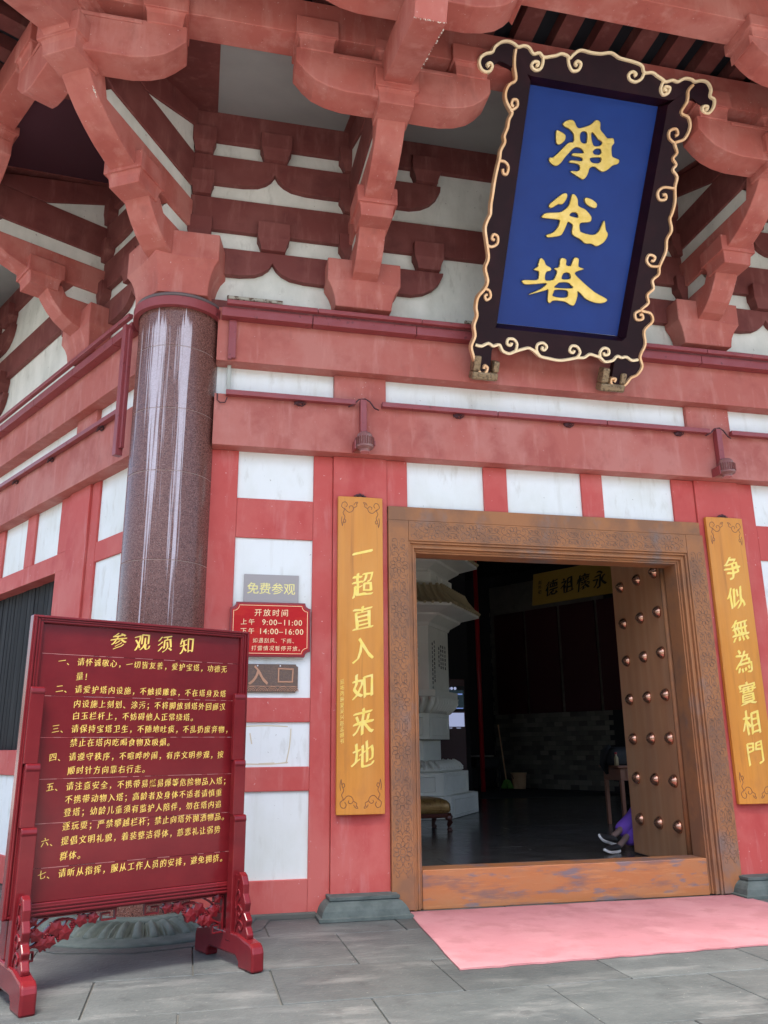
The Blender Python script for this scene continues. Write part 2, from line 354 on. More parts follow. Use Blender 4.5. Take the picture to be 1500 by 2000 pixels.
# terrace slabs: rows follow the front wall, each slab an object
slab_edges = [(-.72, .25, -.02), (-1.75, -.72, -.10), (-2.58, -1.75, 0), (-3.44, -2.58, 0), (-4.3, -3.44, 0), (-5.2, -4.3, 0)]
joint_x = [-1.87, -2.48, -.80, -1.41, -.9, -1.5]
for ri, (ya, yb, _) in enumerate(slab_edges):
    x = joint_x[ri]-1.16*4
    while x < 4.2:
        g = .005; dz = random.uniform(-.003, .003)
        me = MB().box(x+g, x+1.16-g, ya+g, yb-g, -.04, dz)
        put('paving_slab', me, STONE, pave, bevel=.006)
        x += 1.16
for k in range(5):      # slabs turning the corner along the left side
    for j in range(3):
        s0 = .6+1.16*k; o0 = 1.0+.9*j
        M = T(-L,0,0) @ RZ(-60)
        put('paving_slab', MB().box(-s0-1.15, -s0-.005, -o0-.89+1.0, -o0+1.0-.005, -.04, -.003), STONE, pave, M=M, bevel=.004)

# ================================================================ PAGODA
PAG = thing('pagoda', 'red painted timber-framed pagoda with white wall panels, bracketed eaves and an open copper doorway', 'building')
def P(name, mb, mt, M=None, bevel=.006, **k): return put(name, mb, mt, PAG, M, bevel, **k)

C0 = L                                             # middle of a facet in local x
PX = [(C0-2.413, C0-1.840), (C0+1.840, C0+2.413)]   # the two posts
BS, BE = .47, W2_-.47                              # beam ends
zl0, zl1, zu0, zu1 = 4.452, 5.011, 5.386, 6.0

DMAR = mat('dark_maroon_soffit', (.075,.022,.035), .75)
def facet_common(M):
    P('wall_beam', MB().box(BS, BE, -.12, .28, zl0, zl1), RED, M)
    P('wall_beam', MB().box(BS, BE, -.12, .28, zu0, zu1), RED, M)
    P('plate', MB().box(BS-.1, BE+.1, -.06, .3, zu1+.002, 6.12), DRED, M)
    for a, b in PX:
        P('post', MB().box(a, b, 0, .31, 0, zl0-.001), REDL, M)
        P('post', MB().box(a, b, 0, .3, zl1+.001, zu0-.001), RED, M)
    for a, b in ((.35, PX[0][0]-.002), (PX[0][1]+.002, PX[1][0]-.002), (PX[1][1]+.002, W2_-.35)):
        P('wall_panel', MB().box(a, b, .055, .28, zl1+.001, zu0-.001), WHITE, M, bevel=0)
    # bracket zone
    P('wall_panel', MB().box(-.03, W2_+.03, .06, .3, 6.121, 8.66), WHITEW, M, bevel=0)
    P('relief_beam', MB().box(.0, W2_, -.01, .059, 7.015, 7.42), DRED, M)
    P('relief_beam', MB().box(.0, W2_, -.01, .059, 8.18, 8.62), DRED, M)
    def ogee(z0, z1):
        a, b = .02, PX[0][0]+.2; c = (1.03); n = [(0,0),(.22,.005),(.38,.03),(.47,.075),(.53,.13),(.57,.20)]
        left = [(c-.57+t, z0+h) for t, h in n]; right = [(c+.57-t, z0+h) for t, h in reversed(n[:-1])]
        return [(a,z0+.002)]+left+right+[(b,z0+.002),(b,z1),(a,z1)]
    for z0, z1 in ((6.46, 6.785), (7.61, 7.965)):
        og = ogee(z0, z1)
        P('relief_arm', MB().prism(og, 'y', -.02, .058), DRED, M)
        P('relief_arm', MB().prism([(W2_-x, z) for x, z in og], 'y', -.02, .058), DRED, M)
        hgt = z1-z0
        for sg, ax in ((1, PX[0][0]+.287), (-1, PX[1][1]-.287)):
            n = [(0,0),(.6,0),(.74,.035),(.85,.10),(.93,.185),(.975,.28),(.985,hgt)]
            P('relief_arm', MB().prism([(ax, z1)]+[(ax+sg*t, z0+h) for t, h in n], 'y', -.022, .058), DRED, M)
    def vase(cx, z, w=.178, d=.10, h=.34):
        rings = []
        for t, zz in ((.76,0),(.77,.03),(.82,.07),(.90,.11),(1,.145),(1,h)):
            hw = w*t; f = -d*t
            rings.append([(cx-hw, f, z+zz), (cx+hw, f, z+zz), (cx+hw, .057, z+zz), (cx-hw, .057, z+zz)])
        return MB().loft(rings)
    for z in (6.787, 7.967):
        for cx in (1.03, PX[0][0]+.287+.80, PX[1][1]-.287-.80, W2_-1.03):
            P('relief_block', vase(cx, z), DRED, M, bevel=.004)
    for z, hh in ((6.787, .33), (7.425, .30), (7.967, .33)):
        for cx in (PX[0][0]+.287, PX[1][1]-.287):
            P('relief_block', vase(cx, z, .25, .08, hh), DRED, M, bevel=.004)
        P('relief_block', vase(.22, z, .13, .08, hh), DRED, M, bevel=.004)
        P('relief_block', vase(W2_-.22, z, .13, .08, hh), DRED, M, bevel=.004)
    # soffit between the brackets
    axs = [.15, PX[0][0]+.287, PX[1][1]-.287, W2_-.15]
    for i in range(3):
        a, b = axs[i], axs[i+1]
        s0 = -.98 if i == 0 else 0; s1 = .98 if i == 2 else 0
        def quad(xa0, xb0, xa1, xb1, dz):
            return MB().add([(xa0,.0,8.56+dz),(xb0,.0,8.56+dz),(xb1,-1.5,8.10+dz),(xa1,-1.5,8.10+dz),(xa0,.0,8.60+dz),(xb0,.0,8.60+dz),(xb1,-1.5,8.14+dz),(xa1,-1.5,8.14+dz)],
                            [(0,1,2,3),(4,7,6,5),(0,4,5,1),(1,5,6,2),(2,6,7,3),(3,7,4,0)])
        w = .20
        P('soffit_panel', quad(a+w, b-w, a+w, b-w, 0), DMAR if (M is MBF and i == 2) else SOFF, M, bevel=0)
        P('soffit_trim', quad(a-.1, a+w, a+s0, a+w, -.012), DRED, M, bevel=0)
        P('soffit_trim', quad(b-w, b+.1, b-w, b+s1, -.012), DRED, M, bevel=0)
    P('eave_beam', MB().box(-.9, W2_+.9, -1.8, -1.5, 8.06, 8.46), RED, M)
    P('eave_beam', MB().box(-1.4, W2_+1.4, -2.7, -2.4, 8.22, 8.62), RED, M)
    # rafters
    x = -2.45
    while x < W2_+2.5:
        d = max(0, -x, x-W2_)/math.tan(R_(30)) if (x < 0 or x > W2_) else 0
        ys = -max(1.42, d+.05)
        if ys > -4.5:
            P('rafter', MB().box(x-.10, x+.10, -4.6, ys, 8.60, 8.77), DRED, M, bevel=0)
        x += .42
    # gutter channel and rail with joints along the top of the upper beam
    xs = [.50]
    while xs[-1] < BE-.1: xs.append(xs[-1]+random.uniform(.95, 1.25))
    xs[-1] = BE
    for a, b in zip(xs[:-1], xs[1:]):
        P('gutter_channel', MB().box(a+.004, b-.004, -.235, -.122, 5.845, 5.945), GUT, M, bevel=.004)
        P('gutter_rail', MB().box(a+.05, b+.045, -.30, -.245, 5.955, 6.005), GUT, M, bevel=.006)
    P('gutter_brace', MB().box(.62, .665, -.165, -.122, zu0+.02, 5.84), GUT, M, bevel=.003)

def cable_run(M, x0, x1, gaps):
    xs = sorted([x0]+[g for q in gaps for g in (q-.11, q+.17)]+[x1])
    for a, b in zip(xs[::2], xs[1::2]):
        nseg = max(1, round((b-a)/1.2)); w = (b-a)/nseg
        for i in range(nseg):
            P('light_channel', MB().box(a+i*w+.004, a+(i+1)*w-.004, -.20, -.135, 4.975, 5.03), GUT, M, bevel=.005)
            cx = a+(i+.62)*w+random.uniform(-.1, .1)
            mb = MB()
            for q in range(3):
                pts = [(cx+.045*math.cos(t*1.3+q)*(1+.2*q)+.01*q, -.15-.02*math.sin(t), 4.955+.022*math.sin(t*2+q)) for t in [j*.6 for j in range(11)]]
                mb.tube(pts, .006, 5)
            P('cable_loop', mb, WIRE, M, bevel=0)

facet_common(MA)
facet_common(MBF)
cable_run(MA, .58, W2_-.58, [C0-2.10, C0+2.11])
cable_run(MBF, .58, W2_-.75, [C0-2.10])

# ---- lower wall, side bays of the doorway front
def rails(M, a, b, zs, mir=False):
    """white panel with red stiles and rails proud of it; zs are the openings"""
    P('wall_panel', MB().box(a, b, .055, .29, 0, zl0-.001), WHITE, M, bevel=0)
    st = [(a, a+.28), (b-.205, b)] if not mir else [(a, a+.205), (b-.28, b)]
    for s0, s1 in st: P('stile', MB().box(s0, s1, .028, .06, 0, zl0-.002), REDL, M, bevel=.008)
    i0, i1 = st[0][1], st[1][0]
    z = 0
    for o0, o1 in zs+[(zl0-.003, None)]:
        if o0-z > .01: P('rail', MB().box(i0+.0, i1-.0, .030, .06, z, o0), REDL, M, bevel=.008)
        z = o1
ZS = [(.32, 1.09), (1.31, 1.72), (1.95, 3.53), (3.945, zl0-.004)]
rails(MA, .47, PX[0][0]-.002, ZS)
rails(MA, PX[1][1]+.002, W2_-.47, ZS, True)
ZB = [(.32, 1.18), (1.46, 3.49), (3.72, zl0-.004)]
rails(MBF, .47, PX[0][0]-.002, ZB)
rails(MBF, PX[1][1]+.002, W2_-.47, ZB, True)

# over the door
a, b = PX[0][1]+.002, PX[1][0]-.002
P('wall_panel', MB().box(a, b, .055, .29, 3.93, zl0-.001), WHITE, MA, bevel=0)
for s0, s1 in ((a, C0-1.61), (C0-.745, C0-.47), (C0+.42, C0+.68), (C0+1.56, b)):
    P('mullion', MB().box(s0, s1, .022, .06, 3.93, zl0-.002), REDL, MA, bevel=.008)
# lattice window front
P('wall_panel', MB().box(a, b, .055, .29, 3.6, zl0-.001), WHITE, MBF, bevel=0)
P('wall_panel', MB().box(a, b, .055, .29, 0, 1.46), WHITE, MBF, bevel=0)
for s0, s1 in ((a, C0-1.54), (C0-.73, C0-.43), (C0+.43, C0+.73), (C0+1.54, b)):
    P('mullion', MB().box(s0, s1, .022, .06, 3.76, zl0-.002), REDL, MBF, bevel=.008)
for s0, s1 in ((a, C0-1.54), (C0+1.54, b)):
    P('stile', MB().box(s0, s1, .022, .29, 1.48, 3.54), REDL, MBF, bevel=.008)
P('rail', MB().box(a, b, .020, .29, 3.53, 3.76), REDL, MBF, bevel=.008)
P('rail', MB().box(a, b, .020, .29, 1.19, 1.48), REDL, MBF, bevel=.008)
P('rail', MB().box(a, b, .024, .06, 0, .30), REDL, MBF, bevel=.008)
x = C0-1.54
win = empty('window', MBF, PAG)
while x < C0+1.53:
    w = .118; dd = random.uniform(-.006, .006)
    put('slat', MB().box(x+.004, x+w-.004, .20+dd, .24+dd, 1.48, 3.53), BLACKW, win, bevel=.004); x += w
put('backing', MB().box(C0-1.54, C0+1.54, .245, .288, 1.485, 3.525), DARKN, win)
# rough plaster foot between column and post
P('wall_foot', MB().box(.35, PX[0][0]-.13, -.03, .027, -.01, .045), MORT, MA, bevel=.012)

# ---- base stones of the posts
def plinth(cx):
    prof = [(.43,.30,0),(.43,.30,.028),(.405,.275,.032),(.40,.27,.05),(.39,.262,.08),(.37,.245,.11),(.345,.22,.135),(.315,.19,.15),(.312,.19,.155),(.325,.20,.158),(.325,.20,.185)]
    return MB().loft([[(cx-w,-d,z),(cx+w,-d,z),(cx+w,.05,z),(cx-w,.05,z)] for w, d, z in prof])
for a, b in PX:
    P('post_base', plinth((a+b)/2), CARV, MA, bevel=.004)
    P('post_base', plinth((a+b)/2), CARV, MBF, bevel=.004)

# ================================================================ BRACKET SETS
def flare_block(hw, z, h, y0, w0=.79, lip=.40):
    rings = []
    for t, zz in ((w0,0),(w0+.005,.03),(w0+.04,.10*h/.33),(w0+.11,.14*h/.33),(1,lip*h),(1,h)):
        q = hw*t; rings.append([(-q,y0-q,z+zz),(q,y0-q,z+zz),(q,y0+q,z+zz),(-q,y0+q,z+zz)])
    return MB().loft(rings)
def trans_arm(y, z0, z1, hl=.97, w=.15, x0=0):
    h = z1-z0; n = [(.20,0),(.5,.0),(.66,.03),(.79,.085),(.88,.16),(.94,.235),(.97,h*.62),(.97,h)]
    r = [(x0+t/.97*hl, z0+zz) for t, zz in n]; l = [(x0-t/.97*hl, z0+zz) for t, zz in reversed(n)]
    return MB().prism(l+r, 'y', y-w, y+w)
def bracket(M, k=1.0, corner=False):
    S = empty('bracket_set', M, PAG)
    def q(name, mb, mt, bv=.01): return put(name, mb, mt, S, bevel=bv)
    HW = .145
    o = lambda pts: [(-y*k, z) for y, z in pts]
    # cap block
    if not corner:
        rings = []
        for w, zz in ((.315,6.122),(.317,6.16),(.33,6.24),(.36,6.32),(.41,6.40),(.41,6.67)):
            rings.append([(-w,-w*.62,zz),(w,-w*.62,zz),(w,.05,zz),(-w,.05,zz)])
        q('cap_block', MB().loft(rings), RED)
    # projecting fin: lower arm, infill, long arm, infill, upper band
    q('projecting_arm', MB().prism(o([(-.02,6.42),(.24,6.42),(.36,6.46),(.48,6.54),(.58,6.64),(.66,6.75),(.71,6.84),(.73,6.90),(.52,6.90),(.45,6.782),(-.02,6.782)]), 'x', -HW, HW), RED)
    q('infill_panel', MB().prism(o([(-.02,6.783),(.43,6.783),(.47,6.84),(.42,6.90),(.37,6.968),(-.02,6.968)]), 'x', -HW+.035, HW-.035), WHITEW, 0)
    q('projecting_arm', MB().prism(o([(-.02,6.97),(.60,6.97),(.92,6.97),(1.02,7.0),(1.16,7.05),(1.29,7.12),(1.41,7.20),(1.51,7.29),(1.58,7.37),(1.62,7.44),(1.62,7.55),(1.40,7.55),(1.34,7.31),(-.02,7.31)]), 'x', -HW+.002, HW-.002), RED)
    q('infill_panel', MB().prism(o([(-.02,7.312),(1.30,7.312),(1.35,7.37),(1.33,7.43),(1.27,7.498),(-.02,7.498)]), 'x', -HW+.035, HW-.035), WHITEW, 0)
    q('fin_beam', MB().prism(o([(-.02,7.50),(1.25,7.50),(1.40,7.56),(1.40,7.93),(-.02,7.93)]), 'x', -HW+.012, HW-.012), DRED)
    q('infill_panel', MB().prism(o([(-.02,7.932),(.95,7.932),(-.02,8.36)]), 'x', -HW+.035, HW-.035), WHITEW, 0)
    q('fin_beam', MB().prism(o([(-.02,8.30),(.82,7.932),(1.42,7.932),(1.42,8.055),(-.02,8.56)]), 'x', -HW+.004, HW-.004), DRED)
    # bearing blocks
    y1, y2 = -.73*k, -1.65*k
    q('bearing_block', flare_block(.215, 6.80, .33, y1), RED)
    q('bearing_block', flare_block(.215, 7.40, .36, y2), RED)
    # slanting beak
    q('slanting_beam', MB().prism(o([(1.42,7.80),(1.46,7.66),(1.78,7.60),(1.83,7.565),(1.87,7.60),(1.93,7.575),(2.98,7.21),(3.10,7.52),(3.02,7.60),(2.2,7.86),(1.42,8.04)]), 'x', -HW+.006, HW-.006), RED)
    for yy, kk in ((1.65, 1), (2.55, 1)):
        zb = 7.48 if yy < 2 else 7.76; zt = 7.90 if yy < 2 else 8.06
        q('slanting_beam' if False else 'bearing_block', flare_block(.21, zt+.002, .20 if yy < 2 else .19, -yy*k, .80), RED)
    if not corner:
        arms = ((-1.65, 7.47, 7.90, Matrix.Identity(4)), (-2.55, 7.76, 8.06, Matrix.Identity(4)))
        for y, z0, z1, X in arms:
            q('transverse_arm', trans_arm(y, z0, z1), RED)
            for sx in (-1, 1):
                q('bearing_block', flare_block(.205, z1-.02, .34 if z1 < 8 else .22, y).xf(T(sx*.775, 0, 0)), RED)
            q('arm_lip', MB().box(-.57, .57, y-.165, y-.15, z1-.06, z1-.02), RED, .006)
    else:
        for rot, sg in ((30, 1), (-30, -1)):
            Rm = T(0, 0, 0)
            for y, z0, z1 in ((-1.65, 7.47, 7.90),):
                Q = T(0, y*k, 0) @ RZ(rot)
                h_ = z1-z0; pr_ = [(t*sg, z0+zz) for t, zz in ((.05,0),(.52,0),(.68,.03),(.81,.085),(.90,.16),(.97,.235),(1.0,h_*.62),(1.0,h_),(.05,h_))]
                q('transverse_arm', MB().prism(pr_, 'y', -.15, .15).xf(Q), RED)
                for sx in (sg,):
                    q('bearing_block', flare_block(.205, z1-.02, .34 if z1 < 8 else .22, 0).xf(Q @ T(sx*.80, 0, 0)), RED)
                q('arm_lip', MB().box(min(0,.6*sg), max(0,.6*sg), -.165, -.15, z1-.06, z1-.02).xf(Q), RED, .006)
        # corner cap block: faces square to both walls
        rings = []
        for t, zz in ((.78,6.03),(.785,6.12),(.80,6.18),(.84,6.27),(.90,6.35),(1,6.42),(1,6.72)):
            w = .56*t; c = (0, -.40*t)
            u1 = Vector((math.cos(R_(30)), math.sin(R_(30)))); u2 = Vector((-math.cos(R_(30)), math.sin(R_(30))))
            A0 = Vector(c); ring = [A0+u2*w*1.15, A0, A0+u1*w*1.15, A0+u1*w*1.15+Vector((-.3*w,.9*w)), A0+u2*w*1.15+Vector((.3*w,.9*w))]
            rings.append([(v.x, v.y, zz) for v in ring])
        q('cap_block', MB().loft(rings), RED)
    return S
def chips(M, pts):
    for j, (p0, p1, n) in enumerate(pts):
        p0, p1 = Vector(p0), Vector(p1); mb = MB()
        for i in range(n):
            c = p0.lerp(p1, (i+random.uniform(.1,.9))/n); s_ = random.uniform(.004, .013)
            mb.add([c+Vector((random.uniform(-1,1), random.uniform(-1,1), random.uniform(-1,1)))*s_ for _ in range(6)], [(0,1,2),(0,2,3),(0,3,4),(0,4,1),(5,2,1),(5,3,2),(5,4,3),(5,1,4)])
        o = P('paint_chips', mb, mat('bare_plaster_chip', (.72,.68,.60), .8), M, bevel=0); o['kind'] = 'stuff'
chips(MA @ T(PX[0][0]+.287, 0, 0), [((-.14,-2.975,7.215),(.14,-2.975,7.215),26), ((.14,-2.2,7.49),(.14,-2.9,7.24),16)])
chips(T(-L, 0, 0) @ RZ(-30), [((.145,-1.70,7.20),(.145,-1.76,7.27),9)])
for M in (MA, MBF):
    for x in (PX[0][0]+.287, PX[1][1]-.287): bracket(M @ T(x, 0, 0))
bracket(T(-L, 0, 0) @ RZ(-30), 1/S60, True)
bracket(T(L, 0, 0) @ RZ(30), 1/S60, True)

# ---- roof above
apo = L*2*S60+4.65; rr = apo/S60
hexp = [(rr*math.cos(R_(60*i)), L*2*S60/1.0*1.0+rr*math.sin(R_(60*i))) for i in range(6)]
P('eave_roof', MB().prism(hexp, 'z', 8.772, 9.0), DARKN, bevel=0)
for M in (MA, MBF, MC):
    P('eave_board', MB().box(-2.68, W2_+2.68, -4.70, -4.62, 8.6, 8.95), DRED, M, bevel=.01)

# ================================================================ CORNER COLUMN
def column(cx, cy, extra=True):
    col = empty('corner_column', T(cx, cy, 0), PAG)
    zs = [.07, 1.5, 2.3, 3.203, 4.091, 4.746, 5.425, 5.93]
    for z0, z1 in zip(zs[:-1], zs[1:]):
        prof = [(.414, z0+.001), (.42, z0+.006), (.42, z1-.006), (.414, z1-.001)]
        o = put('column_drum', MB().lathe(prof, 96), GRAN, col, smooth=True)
        md = o.modifiers.new('split', 'EDGE_SPLIT'); md.split_angle = R_(35)
    put('column_joint', MB().lathe([(.4155, .07), (.4155, 5.93)], 64), mat('joint_mortar', (.45,.33,.28), .8), col, smooth=True)
    # collar of the gutter round the column head
    mb = MB(); n = 64; rings = []
    a0, a1 = (-215, 35)
    for i in range(n+1):
        t = R_(a0+(a1-a0)*i/n); c, s = math.cos(t), math.sin(t)
        rings.append([(c*.43, s*.43, 5.85), (c*.485, s*.485, 5.85), (c*.485, s*.485, 5.95), (c*.43, s*.43, 5.95)])
    put('collar', MB().loft(rings), GUT, col)
    put('collar_pipe', MB().tube([(math.cos(R_(t))*.45, math.sin(R_(t))*.45, 5.985) for t in range(-205, 30, 6)], .022, 8), mat('grey_pipe', (.13,.10,.10), .5), col, smooth=True)
    # lotus base
    prof = [(.49,.085),(.52,.098),(.57,.108),(.63,.110),(.69,.104),(.75,.090),(.80,.070),(.83,.050),(.83,.034)]
    N_ = 480; rings = []; npet = 38
    for kx, (r, z) in enumerate(prof):
        ring = []
        tt = kx/(len(prof)-1)
        for i in range(N_):
            ph = (i/N_*npet) % 1.0; a = 2*PI*i/N_
            u = abs(ph-.5)*2
            lob = math.sqrt(max(0, 1-u**2.2)); inner = .5+.5*math.cos(min(1, u/.55)*PI)
            amp = .085*math.sin(min(1, tt*1.25)*PI*.62)
            rr_ = r+.05*(lob-.8)*tt
            zz = z+.022*inner*math.sin(min(1,tt*1.1)*PI)**.7-.030*(1 if .48 < u < .66 else 0)*math.sin(tt*PI)**.5-.06*(1 if u > .84 else 0)*math.sin(tt*PI)**.5
            ring.append((rr_*math.cos(a), rr_*math.sin(a), zz))
        rings.append(ring)
    put('lotus_base', MB().loft(rings), CARV, col, smooth=True)
    put('base_ring', MB().lathe([(1.0,.0),(1.0,.022),(.985,.032),(.93,.034),(.90,.040),(.80,.045)], 96), CARV, col, smooth=True)
    put('base_ring', MB().lathe([(.48,.07),(.500,.08),(.500,.115),(.485,.124),(.43,.128)], 96), CARV, col, smooth=True)
    put('base_slab', MB().lathe([(1.16,-.03),(1.16,.006),(1.15,.010)], 12), STONE, col)
    return col
column(-L+.075, .13)
column(L-.075, .13)
# conduits beside the column
dpM = T(-L, 0, 0) @ RZ(-60)
P('conduit', MB().box(-.485, -.405, -.33, -.25, 4.38, 5.86), GUT, dpM, bevel=.006)
P('conduit', MB().box(-.405, -.36, -.30, -.26, 4.45, 5.80), GUT, dpM, bevel=.004)
P('conduit', MB().box(.585, .625, -.165, -.125, 5.39, 5.84), GUT, MA, bevel=.004)
P('conduit', MB().box(.59, .63, -.02, .02, 5.015, 5.385), mat('grey_conduit', (.45,.47,.42), .6), MA, bevel=.004)
P('cable', MB().tube([(.50,-.13,5.0),(.50,-.135,4.93),(.53,-.14,4.90),(.58,-.14,4.905),(.60,-.15,4.96)], .006, 6), WIRE, MA, bevel=0)
# leftover rusty brackets behind the rail
for x0, x1 in ((.55, 1.15), (3.22, 3.75)):
    mb = MB().box(x0, x1, -.10, -.06, 6.125, 6.165)
    P('rusty_bracket', mb, RUST, MA, bevel=.01)

# ================================================================ COPPER DOORWAY
DF = empty('door_frame', T(0, 0, 0), PAG)
def D(name, mb, mt, bv=.004, **k): return put(name, mb, mt, DF, bevel=bv, **k)
D('lintel', MB().box(-1.835, 1.82, -.035, .02, 3.776, 3.925), COP)
D('jamb', MB().box(-1.838, -1.624, -.05, .06, .02, 3.772), COP)
D('jamb', MB().box(1.624, 1.838, -.05, .06, .02, 3.772), COP)
D('head', MB().box(-1.622, 1.622, -.048, .06, 3.557, 3.772), COP)
steps = [(1.624, 3.557, -.030), (1.600, 3.533, .000), (1.575, 3.508, -.006), (1.555, 3.488, .035), (1.535, 3.465, .055)]
for i, (xw, zt, y) in enumerate(steps):
    nxw, nz = (steps[i+1][0], steps[i+1][1]) if i < 4 else (1.52, 3.447)
    for sg in (-1, 1):
        a, b = sorted((sg*xw, sg*nxw)); D('moulding', MB().box(a+.0005, b-.0005, y, .30, .01, zt), COP, .003)
    D('moulding', MB().box(-nxw, nxw, y+.001, .30, nz, zt), COP, .003)
D('threshold', MB().box(-1.518, 1.518, .05, .33, .0, .349), COPS, .006)
# engraved lotus scrolls on jambs and head
def scrolls(plane, length, wid, pitch):
    mb = MB(); hw = wid/2-.012
    lw = .0042
    def rb(pts, closed=False, w=lw): ribbon(mb, pts, w, .0, .0022, plane, 3, closed)
    b = pitch*.5
    while b < length-.03:
        def ok(pts): return all(0.006 < q[1] < length-.006 for q in pts)
        def addc(pts, closed=False, w=lw):
            if ok(pts): rb(pts, closed, w)
        R1, R2, R3 = .026, .042, .085
        addc([(R1*math.cos(t), b+R1*math.sin(t)) for t in [j*PI/4 for j in range(8)]], True)
        addc([((R2+.004*(j%2))*math.cos(j*PI/6), b+(R2+.004*(j%2))*math.sin(j*PI/6)) for j in range(12)], True)
        for j in range(10):
            t = 2*PI*(j+.5)/10; pts = []
            for r, da in ((.046,-.22),(.07,-.27),(.089,-.12),(.095,0),(.089,.12),(.07,.27),(.046,.22)):
                pts.append((r*math.cos(t+da), b+r*math.sin(t+da)))
            addc(pts)
        def spiral(cx, cy, r, t0, turns, sg):
            return [(cx+sg*r*(1-.75*u)*math.cos(t0+u*turns*2*PI), cy+r*(1-.75*u)*math.sin(t0+u*turns*2*PI)) for u in [j/9 for j in range(10)]]
        for sy in (-1, 1):
            for sx in (-1, 1):
                def f(pts): return [(sx*x, b+sy*y) for x, y in pts]
                addc(f([(0,.100),(.012,.125),(.03,.14),(.055,.138),(.072,.12),(.066,.102),(.05,.104),(.052,.118)]))
                addc(f([(.0,.150),(.010,.175),(.03,.19),(.045,.178),(.038,.163),(.028,.17)]))
                addc(f([(hw,.085),(hw-.012,.12),(hw-.02,.155),(hw-.045,.175),(hw-.06,.2),(hw-.05,.222),(hw-.03,.218),(hw-.032,.203)]))
                addc(f([(hw,.14),(hw-.008,.165),(hw-.004,.19)]))
        b += pitch
        m_ = b-pitch*.5
        for sx in (-1, 1):
            for sy in (-1, 1):
                pts = [(sx*x, m_+sy*y) for x, y in ((.012,0),(.016,.03),(.034,.05),(.058,.048),(.066,.03),(.054,.018),(.043,.028))]
                if ok(pts): rb(pts)
    return mb
D('engraving', scrolls(lambda a,b,n: (-1.731+a, -.0502-n, .30+b), 3.46, .214, .46), PATT, 0)
D('engraving', scrolls(lambda a,b,n: (1.731+a, -.0502-n, .30+b), 3.46, .214, .46), PATT, 0)
D('engraving', scrolls(lambda a,b,n: (-1.60+b, -.0482-n, 3.6645+a), 3.2, .214, .46), PATT, 0)

# the open leaf and its studs
leafM = T(1.545, .36, 0) @ RZ(-5.6)
leaf = empty('door_leaf', leafM, PAG)
put('leaf_board', MB().box(0, .07, .03, 1.52, .20, 3.86), COPD, leaf, bevel=.01)
put('leaf_edge', MB().lathe([(.035,.20),(.035,3.86)], 20, (-.004,.02,0)), COP, leaf, smooth=True)
st_me = None
for z in (.608, 1.087, 1.55, 2.03, 2.51, 2.985, 3.46):
    for y in (.22, .70, 1.22):
        if st_me is None:
            prof = [(.074,0),(.074,.01),(.068,.025),(.053,.047),(.033,.064),(.014,.074),(.003,.077)]
            st_me = MB().lathe(prof, 28).xf(Matrix.Rotation(-PI/2, 4, 'Y')).mesh('door_stud', COPB, True)
        link('door_stud', st_me, leaf).matrix_local = T(-.001, y, z)
# the second leaf, folded back out of sight behind the left jamb
leafM2 = T(-1.545, .36, 0) @ RZ(64)
leaf2 = empty('door_leaf', leafM2, PAG)
put('leaf_board', MB().box(-.07, 0, .03, 1.52, .36, 3.86), COPD, leaf2, bevel=.01)
